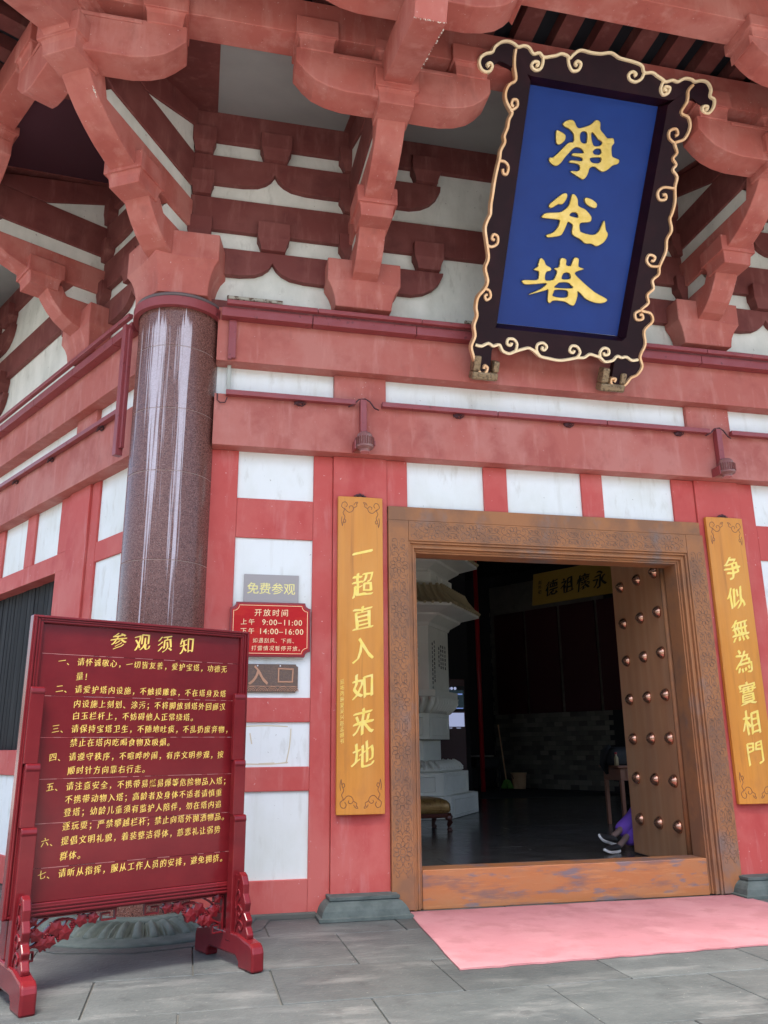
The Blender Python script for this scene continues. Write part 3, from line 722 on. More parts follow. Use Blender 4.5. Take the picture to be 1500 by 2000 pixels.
# ================================================================ HANGING NAME PLAQUE
PL = json.loads('''{"chars":{"jing":[[[0.412,2.096],[0.471,2.131],[0.519,2.124],[0.558,2.077],[0.591,2.065],[0.649,2.086],[0.713,2.118],[0.766,2.169],[0.812,2.152],[0.825,2.087],[0.876,2.047],[0.921,2.013],[0.983,2.022],[1.004,1.978],[0.983,1.941],[1.005,1.849],[1.044,1.834],[1.094,1.82],[1.085,1.784],[1.026,1.759],[0.987,1.717],[0.929,1.685],[0.878,1.702],[0.827,1.723],[0.775,1.702],[0.763,1.639],[0.726,1.583],[0.677,1.594],[0.574,1.639],[0.636,1.647],[0.671,1.668],[0.664,1.708],[0.621,1.726],[0.543,1.726],[0.563,1.746],[0.679,1.754],[0.672,1.791],[0.566,1.797],[0.574,1.818],[0.68,1.832],[0.675,1.859],[0.64,1.881],[0.585,1.883],[0.544,1.854],[0.481,1.772],[0.438,1.705],[0.389,1.672],[0.322,1.703],[0.316,1.74],[0.353,1.748],[0.418,1.817],[0.495,1.908],[0.547,1.922],[0.555,1.963],[0.539,2.008],[0.486,2.047],[0.421,2.067]],[[0.641,2.048],[0.69,2.035],[0.702,1.97],[0.693,1.932],[0.647,1.929],[0.618,1.958],[0.608,2.017]],[[0.738,2.052],[0.776,2.034],[0.823,1.993],[0.874,1.973],[0.865,1.938],[0.821,1.919],[0.773,1.926],[0.734,2.008]],[[0.81,1.897],[0.863,1.904],[0.885,1.873],[0.867,1.844],[0.805,1.836],[0.78,1.866]],[[0.772,1.804],[0.879,1.822],[0.896,1.793],[0.875,1.76],[0.797,1.753],[0.76,1.782]],[[0.344,2.004],[0.385,2.006],[0.444,1.981],[0.451,1.942],[0.433,1.913],[0.399,1.885],[0.366,1.897]]],"guang":[[[0.63,1.416],[0.663,1.41],[0.698,1.369],[0.716,1.309],[0.797,1.284],[0.86,1.242],[0.886,1.21],[0.885,1.175],[0.851,1.16],[0.767,1.14],[0.776,1.07],[0.808,1.046],[0.939,1.036],[1.003,1.083],[1.033,1.179],[1.048,1.188],[1.076,1.106],[1.108,1.067],[1.097,1.015],[1.065,0.969],[1.0,0.929],[0.939,0.947],[0.867,0.942],[0.796,0.98],[0.701,1.019],[0.694,1.103],[0.665,1.127],[0.624,1.137],[0.609,1.086],[0.582,1.012],[0.548,0.983],[0.433,0.955],[0.411,0.974],[0.48,1.007],[0.525,1.068],[0.536,1.119],[0.527,1.146],[0.44,1.146],[0.339,1.144],[0.328,1.16],[0.37,1.193],[0.515,1.218],[0.572,1.253],[0.611,1.303],[0.623,1.367]],[[0.661,1.239],[0.709,1.241],[0.739,1.207],[0.726,1.188],[0.637,1.198],[0.637,1.222]],[[0.539,1.415],[0.568,1.408],[0.568,1.367],[0.531,1.307],[0.485,1.301],[0.414,1.254],[0.387,1.275],[0.426,1.321],[0.494,1.385]],[[0.787,1.401],[0.848,1.395],[0.918,1.362],[0.925,1.327],[0.895,1.313],[0.819,1.335],[0.784,1.373]]],"ta":[[[0.38,0.729],[0.423,0.709],[0.451,0.666],[0.51,0.643],[0.511,0.615],[0.463,0.595],[0.469,0.509],[0.556,0.518],[0.583,0.55],[0.595,0.617],[0.559,0.642],[0.611,0.665],[0.612,0.752],[0.673,0.748],[0.683,0.691],[0.743,0.691],[0.765,0.773],[0.818,0.771],[0.828,0.693],[0.892,0.675],[0.817,0.641],[0.802,0.61],[0.891,0.547],[1.066,0.445],[1.217,0.39],[1.223,0.361],[1.169,0.337],[1.086,0.336],[0.982,0.362],[0.916,0.41],[0.863,0.434],[0.872,0.384],[0.849,0.281],[0.791,0.287],[0.73,0.31],[0.6,0.307],[0.565,0.278],[0.537,0.297],[0.525,0.413],[0.479,0.401],[0.328,0.349],[0.437,0.411],[0.498,0.479],[0.389,0.464],[0.257,0.443],[0.214,0.46],[0.226,0.483],[0.375,0.499],[0.393,0.537],[0.383,0.593],[0.326,0.605],[0.367,0.642],[0.366,0.671]],[[0.669,0.607],[0.737,0.614],[0.763,0.555],[0.657,0.54]],[[0.639,0.505],[0.726,0.515],[0.77,0.498],[0.805,0.457],[0.593,0.442],[0.611,0.481]],[[0.605,0.422],[0.741,0.429],[0.764,0.369],[0.707,0.344],[0.585,0.35],[0.586,0.39]]]},"top":[[-0.504,2.464],[-0.524,2.48],[-0.497,2.502],[-0.469,2.473],[-0.497,2.422],[-0.56,2.42],[-0.603,2.468],[-0.603,2.529],[-0.556,2.575],[-0.488,2.601],[-0.469,2.65],[-0.414,2.7],[-0.345,2.72],[-0.28,2.71],[-0.232,2.687],[-0.172,2.707],[-0.115,2.697],[-0.062,2.651],[-0.001,2.668],[0.05,2.637],[0.129,2.657],[0.182,2.673],[0.233,2.697],[0.29,2.69],[0.33,2.672],[0.361,2.708],[0.427,2.758],[0.54,2.755],[0.651,2.761],[0.76,2.786],[0.861,2.754],[1.017,2.743],[1.118,2.721],[1.159,2.663],[1.244,2.676],[1.307,2.653],[1.371,2.631],[1.414,2.613],[1.487,2.64],[1.548,2.633],[1.618,2.676],[1.696,2.679],[1.74,2.664],[1.815,2.685],[1.888,2.675],[1.942,2.617],[1.947,2.552],[2.003,2.527],[2.01,2.453],[1.965,2.388],[1.898,2.395],[1.891,2.444],[1.94,2.451],[1.937,2.417],[1.913,2.419]],"topc":[[[0.05,2.637],[0.051,2.575],[0.032,2.525],[-0.021,2.509],[-0.063,2.542],[-0.042,2.581],[0.004,2.583],[-0.0,2.551],[-0.019,2.552]],[[0.311,2.677],[0.332,2.61],[0.378,2.562],[0.44,2.579],[0.458,2.637],[0.417,2.657],[0.394,2.627],[0.419,2.615]],[[1.159,2.663],[1.142,2.604],[1.082,2.563],[1.012,2.577],[0.993,2.622],[1.035,2.653],[1.074,2.634],[1.053,2.611]],[[1.393,2.618],[1.374,2.542],[1.411,2.49],[1.465,2.514],[1.474,2.565],[1.423,2.569],[1.421,2.535],[1.446,2.536]]],"left":[[-0.252,2.663],[-0.252,2.58],[-0.241,2.507],[-0.209,2.39],[-0.273,2.333],[-0.297,2.254],[-0.277,2.181],[-0.215,2.104],[-0.2,2.078],[-0.223,2.017],[-0.227,1.939],[-0.25,1.858],[-0.235,1.802],[-0.266,1.719],[-0.266,1.641],[-0.276,1.561],[-0.288,1.42],[-0.29,1.28],[-0.293,1.199],[-0.285,1.099],[-0.288,1.088],[-0.322,0.962],[-0.28,0.802],[-0.243,0.661],[-0.262,0.554],[-0.217,0.433],[-0.236,0.346],[-0.299,0.254],[-0.307,0.146],[-0.283,0.062],[-0.302,-0.048],[-0.275,-0.154],[-0.301,-0.266],[-0.271,-0.352],[-0.22,-0.458],[-0.161,-0.542],[-0.102,-0.537],[-0.087,-0.48],[-0.125,-0.461],[-0.128,-0.495]],"leftc":[[[-0.215,2.104],[-0.156,2.151],[-0.165,2.207],[-0.209,2.206],[-0.217,2.161],[-0.193,2.146]],[[-0.263,1.622],[-0.207,1.619],[-0.162,1.576],[-0.167,1.506],[-0.205,1.507],[-0.218,1.549]],[[-0.285,0.791],[-0.226,0.777],[-0.168,0.815],[-0.174,0.887],[-0.222,0.902],[-0.234,0.859],[-0.203,0.848]],[[-0.236,0.346],[-0.183,0.33],[-0.162,0.268],[-0.203,0.232],[-0.225,0.272],[-0.2,0.29]]],"right":[[1.731,2.63],[1.686,2.565],[1.696,2.467],[1.65,2.351],[1.743,2.315],[1.783,2.22],[1.742,2.103],[1.644,2.049],[1.687,1.963],[1.653,1.897],[1.702,1.842],[1.677,1.787],[1.74,1.723],[1.739,1.619],[1.77,1.476],[1.761,1.349],[1.748,1.294],[1.792,1.182],[1.757,1.081],[1.772,0.953],[1.731,0.796],[1.737,0.709],[1.677,0.637],[1.707,0.552],[1.647,0.479],[1.677,0.393],[1.607,0.308],[1.725,0.286],[1.769,0.2],[1.69,0.091],[1.732,-0.054],[1.698,-0.195],[1.746,-0.306],[1.702,-0.403],[1.633,-0.444],[1.574,-0.531],[1.475,-0.551],[1.408,-0.533],[1.397,-0.476],[1.447,-0.472],[1.436,-0.507]],"rightc":[[[1.644,2.049],[1.57,2.089],[1.56,2.158],[1.626,2.188],[1.66,2.142],[1.629,2.118]],[[1.729,1.607],[1.608,1.602],[1.552,1.543],[1.586,1.474],[1.657,1.487],[1.647,1.534],[1.612,1.524]],[[1.731,0.796],[1.633,0.786],[1.568,0.833],[1.584,0.9],[1.657,0.886],[1.646,0.841],[1.62,0.849]],[[1.607,0.308],[1.545,0.268],[1.573,0.203],[1.646,0.215],[1.628,0.265],[1.599,0.251]]],"bot":[[-0.258,-0.248],[-0.187,-0.256],[-0.114,-0.219],[-0.055,-0.243],[0.013,-0.222],[0.062,-0.284],[0.137,-0.307],[0.204,-0.278],[0.302,-0.24],[0.363,-0.227],[0.433,-0.257],[0.505,-0.303],[0.605,-0.317],[0.737,-0.327],[0.864,-0.301],[0.942,-0.279],[1.023,-0.271],[1.082,-0.228],[1.15,-0.237],[1.22,-0.253],[1.286,-0.293],[1.374,-0.27],[1.415,-0.22],[1.476,-0.23],[1.532,-0.217],[1.607,-0.249],[1.68,-0.235]],"botc":[[[0.211,-0.27],[0.215,-0.196],[0.168,-0.149],[0.105,-0.155],[0.102,-0.206],[0.146,-0.217],[0.153,-0.187]],[[0.505,-0.303],[0.455,-0.248],[0.452,-0.181],[0.513,-0.156],[0.564,-0.193],[0.542,-0.232],[0.511,-0.22],[0.52,-0.197]],[[0.942,-0.279],[0.967,-0.216],[0.921,-0.16],[0.855,-0.158],[0.84,-0.212],[0.884,-0.231],[0.895,-0.2]],[[1.22,-0.253],[1.205,-0.194],[1.241,-0.145],[1.301,-0.155],[1.311,-0.207],[1.263,-0.219],[1.249,-0.19]]],"legin":[[-0.06,-0.3],[-0.046,-0.554],[1.4,-0.304],[1.416,-0.52]]}''')
ca = 1.25/2.401; sa = 2.05/2.401
plM = Matrix(((1,0,0,-.68),(0,-ca,-sa,-.45),(0,sa,-ca,5.965),(0,0,0,1)))   # local x right, y up the slope, z outward
# z outward = (0,-sa,-ca)
plM = Matrix(((1,0,0,-.68),(0,-ca,-sa,-.45),(0,sa,-ca,5.965),(0,0,0,1)))
plq = thing('name_plaque', 'blue name plaque with three gold characters in a dark cloud-scroll frame above the doorway', 'plaque', plM)
PW, PH = 1.447, 2.405
put('face_board', MB().box(0, PW, 0, PH, -.04, .0), BLUE, plq)
def curve_chars(splines, z0, ext, name, mt):
    cu = bpy.data.curves.new('outline', 'CURVE'); cu.dimensions = '2D'; cu.fill_mode = 'BOTH'; cu.extrude = ext; cu.bevel_depth = .007; cu.bevel_resolution = 2; cu.offset = -.003
    for s in splines:
        p = crom(s, 3, True)
        sp = cu.splines.new('POLY'); sp.points.add(len(p)-1); sp.use_cyclic_u = True
        for i, q in enumerate(p): sp.points[i].co = (q.x, q.y, 0, 1)
    o = bpy.data.objects.new('outline', cu); sc.collection.objects.link(o); bpy.context.view_layer.update()
    me = bpy.data.meshes.new_from_object(o.evaluated_get(bpy.context.evaluated_depsgraph_get()))
    bpy.data.objects.remove(o)
    for v in me.vertices: v.co.z += z0
    me.name = name; me.materials.clear(); me.materials.append(mt)
    q = link(name, me, plq); return q
for k in ('jing', 'guang', 'ta'): curve_chars(PL['chars'][k], .018, .012, 'gold_character', GOLD)
OFF = .14
idp = lambda a, b, n: (a, b, n)
# frame boards: from the edge of the blue face flaring out to the scroll outline
def frame_board(outer, innerf, name):
    o = crom(outer, 3); n = len(o); rings = []
    for i, p in enumerate(o):
        a, b, z = innerf(p, i/(n-1)); ex = .045
        if name == 'side_board': s_ = -ex if a < .5 else ex; m1, m2 = (a+s_ if p.y > -.05 else a, b)
        elif name == 'bottom_board': m1, m2 = (a+(a/PW-.5)*.09, b-ex)
        else: m1, m2 = (a+(a/PW-.5)*.09, b+ex)
        rings.append([(p.x, p.y, OFF-.004), (m1, m2, OFF-.010), (a, b, z), (a, b, z-.035), (p.x, p.y, OFF-.045)])
    return put(name, MB().loft(rings), LACQ, plq)
cl = lambda v, a, b: max(a, min(b, v))
li, ri = PL['legin'][:2], PL['legin'][2:]
mainL = PL['left'][:-4]; mainR = PL['right'][:-4]
def inL(p, t):
    if p.y > -.27: return (-.002, cl(p.y, -.012, PH), .004) if p.y > -.02 else (-.002-.05*(-p.y/.27), p.y, .004+.07*(-p.y/.27))
    return (cl(-.06+(p.y+.3)*-.05, -.2, -.04), p.y, .075)
def inR(p, t):
    if p.y > -.27: return (PW+.002, cl(p.y, -.012, PH), .004) if p.y > -.02 else (PW+.002-.045*(-p.y/.27), p.y, .004+.07*(-p.y/.27))
    return (1.405, p.y, .075)
frame_board(mainL, inL, 'side_board')
frame_board(mainR, inR, 'side_board')
frame_board(PL['bot'], lambda p, t: (cl(p.x*.86+.1, 0, PW), -.003, .002), 'bottom_board')
frame_board(PL['top'][8:-8], lambda p, t: (cl(p.x, 0, PW), PH+.003, .002), 'top_board')
# ears of the top board beyond the sides
def blob(pts, z0, z1, name, mt):
    mb = MB(); c = crom(pts, 2); mb.prism([(q.x, q.y) for q in c], 'z', z0, z1); return put(name, mb, mt, plq)
tp = PL['top']
def strip_ear(a, b):
    q = tp[a:b]; cx = sum(x for x, y in q)/len(q); cy = sum(y for x, y in q)/len(q)
    blob(q, OFF-.05, OFF-.005, 'cloud_end', LACQ)
strip_ear(3, 15); strip_ear(len(tp)-17, len(tp)-3)
for key, ckey, mt in (('top','topc',GOLDQ),('left','leftc',GOLDP),('right','rightc',GOLDP),('bot','botc',GOLDQ)):
    mb = MB(); ribbon(mb, PL[key], .037, OFF-.045, OFF+.018, idp, 4)
    for c in PL[ckey]: ribbon(mb, c, .034, OFF-.03, OFF+.014, idp, 4)
    put('cloud_border', mb, mt, plq, smooth=False)
for cx in (-.10, 1.43):
    mb = MB().box(cx-.155, cx+.145, -.62, -.53, .02, .17).box(cx-.155, cx-.07, -.529, -.36, .02, .17).box(cx+.075, cx+.145, -.529, -.40, .02, .17)
    put('foot_bracket', mb, BRASS, plq, bevel=.02)

# ================================================================ COUPLETS
def couplet(x0, chars, zs, label, grp, inscr=None):
    t = thing('couplet_board', label, 'couplet board', T(x0, 0, 0), grp)
    w = .2355; z0, z1 = .871, 3.994
    n = 12; rings = []
    prof = [(-w, -.008)]+[(-w+2*w*i/n, -.058-.012*math.sin(PI*i/n)) for i in range(n+1)]+[(w, -.008)]
    put('board', MB().prism(prof, 'z', z0, z1), WOOD, t, bevel=.006)
    pl = lambda a, b, nn: (a, -.070-nn+.012*(a/w)**2*1.0, b)
    for ch, z in zip(chars, zs):
        mb = MB(); text(mb, ch, .02, z, .27, pl, .001, .004, off=-.010, sx=.84, shear=.22, rough=.075, nib=(.030,.014))
        put('gilded_character', mb, GOLDT, t)
    if inscr:
        mb = MB()
        for i, ch in enumerate(inscr): text(mb, ch, -.185, 2.10-i*.056, .052, pl, .001, .002, sx=.8, shear=.2, rough=.05)
        put('inscription', mb, GOLDT, t)
    # carved dragons in the corners
    mb = MB()
    def spi(cx, cz, r, t0, turns, sx, sz):
        return [(cx+sx*r*(1-.8*u)*math.cos(t0+u*turns*2*PI), cz+sz*r*(1-.8*u)*math.sin(t0+u*turns*2*PI)) for u in [j/11 for j in range(12)]]
    for sz, zb in ((-1, z1-.07), (1, z0+.07)):
        for sx in (-1, 1):
            f = lambda pts: [(sx*x, zb+sz*y) for x, y in pts]
            for pts in ([(.19,.0),(.20,.04),(.17,.07),(.185,.11),(.165,.15),(.18,.19),(.19,.25)], [(.17,.06),(.13,.10),(.09,.09),(.075,.055),(.095,.03),(.12,.04),(.115,.06)],
                        [(.19,0),(.16,-.01),(.14,.02),(.155,.045)], [(.05,.0),(.04,.03),(.06,.045),(.075,.055)], [(.04,.01),(.03,-.012),(.055,-.005),(.07,.02)], [(.185,.2),(.165,.215),(.155,.19),(.17,.175)], [(.19,.25),(.20,.20),(.195,.15)]):
                ribbon(mb, f(pts), .007, -.002, .0015, pl, 3)
    put('carved_corner', mb, WOODE, t)['kind'] = 'stuff'
    mb = MB()
    for dx, dz in ((-.05,.01),(-.03,.025),(0,.035),(.03,.025),(.05,.01),(0,.012)):
        mb.lathe([(.004,-.016),(.018,-.008),(.018,.008),(.004,.016)], 8, (dx, -.03, z1+dz))
    mb.box(-.06,.06,-.035,-.02,z1-.005,z1+.02)
    put('hanging_hook', mb, WIRE, t)
couplet(-2.137, '一超直入如来地', (3.40,3.07,2.73,2.42,2.06,1.72,1.41), 'tall golden wooden couplet board with carved gilt characters between the entrance signs and the doorway', 'wooden couplet boards flanking the doorway', '延祐丙辰夏吴兴赵孟頫书')
couplet(2.137, '争似無為實相門', (3.40,3.06,2.70,2.35,2.01,1.70,1.39), 'tall golden wooden couplet board with handprint stains right of the doorway', 'wooden couplet boards flanking the doorway')

# ================================================================ WALL SIGNS
def flat(y):
    return lambda a, b, n: (a, y-n, b)
s = put('free_entry_sign', MB().box(-3.30, -2.755, .030, .054, 2.80, 3.155), GREYP); tag(s, 'grey plate with pale yellow characters above the red opening hours sign', 'sign')
mb = MB()
for i, ch in enumerate('免费参观'): text(mb, ch, -3.21+i*.121, 3.015, .122, flat(.030), .001, .001, off=.006)
put('lettering', mb, YEL, s)
hs = thing('opening_hours_sign', 'glossy red plaque with notched corners giving the opening hours', 'sign', T(-3.03, .03, 2.60))
def notched(x0, x1, z0, z1, r):
    pts = []
    for (cx, cz, a0) in ((x1, z0, 180), (x1, z1, 270), (x0, z1, 0), (x0, z0, 90)):
        for j in range(7):
            t = R_(a0-j*15) if False else R_(a0-90*j/6+0)
            pts.append((cx+r*math.cos(t), cz+r*math.sin(t)))
    return pts
def notch(x0, x1, z0, z1, r):
    # concave quarter circles bitten out of each corner
    pts = []
    for cx, cz, a0, a1 in ((x1, z0, 180, 90), (x1, z1, 270, 180), (x0, z1, 360, 270), (x0, z0, 90, 0)):
        for j in range(7):
            t = R_(a0+(a1-a0)*j/6); pts.append((cx+r*math.cos(t), cz+r*math.sin(t)))
    return pts
put('plaque_rim', MB().prism(notch(-.395, .395, -.265, .268, .055), 'y', -.05, -.003), HOURB, hs, bevel=.004)
put('plaque_face', MB().prism(notch(-.375, .375, -.245, .248, .055), 'y', -.053, -.0505), HOURR, hs)
mb = MB(); ribbon(mb, notch(-.362, .362, -.232, .235, .055), .005, 0, .001, flat(-.0535), 1, True)
put('border_line', mb, CREAM, hs)
mb = MB(); FP = flat(-.0535)
for i, ch in enumerate('开放时间'): text(mb, ch, -.125+i*.087, .165, .075, FP, 0, .001, off=.004, shear=.08, rough=.02)
def line(s_, x, z, size, pitch, fp=FP, **k):
    for ch in s_:
        if ch != ' ': text(mb, ch, x, z, size, fp, 0, .001, **k)
        x += pitch
line('上午', -.26, .072, .062, .075, off=.003, shear=.08)
line('下午', -.26, -.017, .062, .075, off=.003, shear=.08)
def latin(s_, x, z, size):
    w = {':': .30, '1': .56, '–': .62}
    for ch in s_:
        a = w.get(ch, .56)*size
        vs, fs = glyph(ch, .003, 1.0)
        mb.add([FP(x+vx*size, z+vy*size-.36*size, (vz+1)*.0005) for vx, vy, vz in vs], fs)
        x += a
latin('9:00–11:00', -.085, .072, .078); latin('14:00–16:00', -.115, -.017, .078)
line('说明', -.30, -.108, .042, .05, shear=.1); line(':', -.20, -.108, .042, .04)
line('如遇刮风、下雨、', -.145, -.108, .050, .055, shear=.1, rough=.02)
line('打雷情况暂停开放。', -.155, -.182, .050, .057, shear=.1, rough=.02)
put('lettering', mb, CREAM, hs)['kind'] = 'stuff'
es = thing('entrance_sign', 'bronze plate reading entrance with a wave border below the opening hours sign', 'sign', T(-3.09, .03, 2.135))
put('plate', MB().prism(notch(-.345, .345, -.135, .135, .022), 'y', -.004, .02), BRONZ, es, bevel=.003)
mb = MB(); FE = flat(-.0045)
text(mb, '入', -.04, .03, .20, FE, 0, .006, off=.014); 
ribbon(mb, [(.155,-.035),(.155,.092),(.295,.088),(.29,-.035)], .022, 0, .006, FE, 1, True)
for i in range(7):
    for r in (.045, .03, .015):
        ribbon(mb, [(-.30+i*.1+r*1.1*math.cos(t), -.125+r*math.sin(t)) for t in [j*PI/8 for j in range(9)]], .006, 0, .004, FE, 1)
mb.box(-.34, .34, -.008, -.0045, -.079, -.074)
put('lettering', mb, BRONL, es)['kind'] = 'stuff'
for x in (-.05, .17): put('screw', MB().lathe([(.008,0),(.006,.004),(.001,.005)], 10).xf(T(x, -.0045, .118) @ Matrix.Rotation(PI/2, 4, 'X')), RUBW, es)
# paste marks left on the panel under the signs
mb = MB()
for pts in ([(-3.30,1.68),(-3.05,1.69),(-2.83,1.68)], [(-2.80,1.66),(-2.81,1.5),(-2.84,1.34)], [(-3.25,1.34),(-3.0,1.335),(-2.82,1.35)], [(-3.19,1.62),(-3.17,1.52)], [(-3.1,1.34),(-2.95,1.345)]):
    ribbon(mb, pts, .012, 0, .0008, flat(.0545), 4)
t = put('glue_marks', mb, mat('dried_glue', (.66,.58,.42), .7)); tag(t, 'thin yellowish rectangle of dried glue on the small white panel below the entrance sign', 'glue marks')

# ================================================================ FLOODLIGHTS
def lamp(x, label):
    t = thing('floodlight', label, 'floodlight', T(x, -.16, 4.45), 'floodlights on the lower beam')
    put('arm', MB().box(-.034, .034, -.045, .035, .14, .585), GUT, t, bevel=.005)
    prof = [(.02,.19),(.055,.185),(.075,.165),(.085,.13),(.088,.125),(.088,.045),(.092,.04),(.092,.02),(.06,.0),(.055,-.004),(.05,-.02),(.01,-.02)]
    put('lamp_body', MB().lathe(prof, 28, (.0, -.095, 0)), mat('dusty_lamp_paint', (.25,.10,.095), .7, layers=[((.36,.24,.21),14,(1,1,1),.45,.65,.7,3)]), t, smooth=False)
    for i in range(22):
        a = 2*PI*i/22; c, s_ = math.cos(a), math.sin(a)
        put('cooling_fin', MB().box(.086, .100, -.004, .004, .045, .125).xf(T(0,-.095,0) @ Matrix.Rotation(a, 4, 'Z')), DRED, t)
    put('lens', MB().lathe([(.052,-.022),(.05,-.026),(.001,-.026)], 24, (0,-.095,0)), mat('lamp_glass', (.5,.22,.22), .25), t)
    put('yoke', MB().box(-.11, -.095, -.12, .03, .0, .10).box(.095, .11, -.12, -.04, .05, .10), GUT, t, bevel=.003)
    put('cable', MB().tube([(-.16,-.01,.50),(-.10,-.03,.53),(-.05,-.03,.585),(.02,-.03,.60),(.07,-.03,.57),(.12,-.03,.50),(.17,-.01,.49)], .008, 6), WIRE, t, smooth=True)
lamp(-2.13, 'dusty red floodlight hanging from the beam above the left couplet board')
lamp(2.11, 'dusty red floodlight hanging from the beam above the right couplet board')

# ================================================================ CARPET
mb = MB(); nx, ny = 46, 26; grid = []
for j in range(ny+1):
    for i in range(nx+1):
        u, v = i/nx, j/ny
        xl = -1.69-.16*v+.003*math.sin(v*14); xr = 1.74+.02*math.sin(v*9)
        x = xl+(xr-xl)*u; y = .03*0-.06*(1-0*u)-(1.93+.0*u)*v+(.02*u if v > .99 else 0)-.12*(1-u)*v
        if j == ny: y += .008*math.sin(u*60)+.006*math.sin(u*131)
        z = .011+.004*mnoise.noise(Vector((x*2.3, y*3.1, 0)))+(.006*max(0, mnoise.noise(Vector((x*1.1+5, 0, 2)))) if j >= ny-1 else 0)
        grid.append((x, y, z))
fs = [(j*(nx+1)+i, j*(nx+1)+i+1, (j+1)*(nx+1)+i+1, (j+1)*(nx+1)+i) for j in range(ny) for i in range(nx)]
low = [(x, y, .0012) for x, y, z in grid]
n = len(grid); mb.add(grid+low, fs+[tuple(n+q for q in reversed(f)) for f in fs])
edge = [i for i in range(nx+1)]+[j*(nx+1)+nx for j in range(1, ny+1)]+[ny*(nx+1)+i for i in range(nx-1, -1, -1)]+[j*(nx+1) for j in range(ny-1, 0, -1)]
mb.f += [(edge[i], edge[(i+1)%len(edge)], n+edge[(i+1)%len(edge)], n+edge[i]) for i in range(len(edge))]
tag(put('carpet', mb, CARPET), 'faded pink carpet laid on the paving in front of the threshold', 'carpet')

# ================================================================ NOTICE BOARD
bdM = T(-4.82, -2.08, 0) @ RZ(25)
NB = thing('notice_board', 'large dark red lacquered notice board on carved feet covered in gold rules text', 'notice board', bdM)
def B(name, mb, mt=SIGNR, bv=.006, **k): return put(name, mb, mt, NB, bevel=bv, **k)
X0, X1, Z0, Z1 = -.03, 1.645, .455, 2.39
fw = .075
def rail_prof(mb, along, a0, a1, edge, sg):
    pass
for (a, b, c, d, nm) in ((X0, X0+fw, Z0, Z1, 'frame_stile'), (X1-fw, X1, Z0, Z1, 'frame_stile'), (X0+fw, X1-fw, Z1-.055, Z1, 'frame_rail'), (X0+fw, X1-fw, Z0, Z0+.085, 'frame_rail')):
    B(nm, MB().box(a+.0005, b-.0005, -.03, .05, c+.0005, d-.0005))
    # inner bead and groove lines
for y, ins, w in ((-.045, .012, .014), (-.040, .034, .012), (-.036, .054, .012)):
    B('bead', MB().box(X0+ins, X0+ins+w, y, -.029, Z0+ins, Z1-ins*.75), bv=.004)
    B('bead', MB().box(X1-ins-w, X1-ins, y, -.029, Z0+ins, Z1-ins*.75), bv=.004)
    B('bead', MB().box(X0+ins+w+.001, X1-ins-w-.001, y, -.029, Z1-ins*.75-w*.8, Z1-ins*.75), bv=.003)
    B('bead', MB().box(X0+ins+w+.001, X1-ins-w-.001, y, -.029, Z0+ins, Z0+ins+w), bv=.003)
zs = [Z0+.085, .745, 1.02, 1.30, 1.57, 1.845, 2.13, Z1-.055]
for z0, z1 in zip(zs[:-1], zs[1:]):
    B('panel_board', MB().box(X0+fw+.001, X1-fw-.001, -.006, .03, z0+.0012, z1-.0012), bv=.0015)
    if z0 > Z0+.1:
        n = 34; mb = MB()
        for i in range(n):
            if random.random() < .55:
                xa = X0+fw+.01+(X1-X0-2*fw-.02)*i/n; xb = xa+(X1-X0-2*fw)/n
                mb.box(xa, xb, -.0068, -.0055, z0-.0012+random.uniform(-.0006,.0006), z0+.0014)
        B('worn_seam', mb, SEAM, 0)['kind'] = 'stuff'
FB = lambda a, b, n: (a, -.0065-n, b)
mb = MB()
for i, ch in enumerate('参观须知'): text(mb, ch, .585+i*.178, 2.25, .130, FB, 0, .0015, off=-.012, sx=.95, shear=.18, rough=.06, nib=(.024,.010))
B('title_lettering', mb, GOLDS, 0)['kind'] = 'stuff'
rows = [('一、','请怀诚敬心，一切皆友善，爱护宝塔，功德无',2.085),('','量！',1.985),('二、','请爱护塔内设施，不触摸雕像，不在塔身及塔',1.896),('','内设施上刻划、涂污；不将脚放到塔外回廊汉',1.797),('','白玉栏杆上，不妨碍他人正常绕塔。',1.715),
 ('三、','请保持宝塔卫生，不随地吐痰，不乱扔废弃物，',1.628),('','禁止在塔内吃喝食物及吸烟。',1.535),('四、','请遵守秩序，不喧哗吵闹，有序文明参观，按',1.442),('','顺时针方向靠右行走。',1.352),('五、','请注意安全，不携带易燃易爆等危险物品入塔；',1.250),
 ('','不携带动物入塔；高龄者及身体不适者请慎重',1.165),('','登塔；幼龄儿童须有监护人陪伴，勿在塔内追',1.083),('','逐玩耍；严禁攀越栏杆；禁止向塔外抛洒物品。',.995),('六、','提倡文明礼貌，着装整洁得体，慈悲礼让弱势',.904),('','群体。',.810),('七、','请听从指挥，服从工作人员的安排，避免拥挤。',.705)]
for lab, body, z in rows:
    mb = MB()
    for i, ch in enumerate(lab): text(mb, ch, .195+i*.058, z, .059, FB, 0, .001, off=-.012, sx=.9, shear=.18, rough=.035, nib=(.016,.007))
    pit_ = 1.175/20
    for i, ch in enumerate(body): text(mb, ch, .325+i*pit_, z, .057, FB, 0, .001, off=-.012, sx=.9, shear=.18, rough=.035, nib=(.016,.007))
    B('rule_lettering', mb, GOLDS, 0)['kind'] = 'stuff'
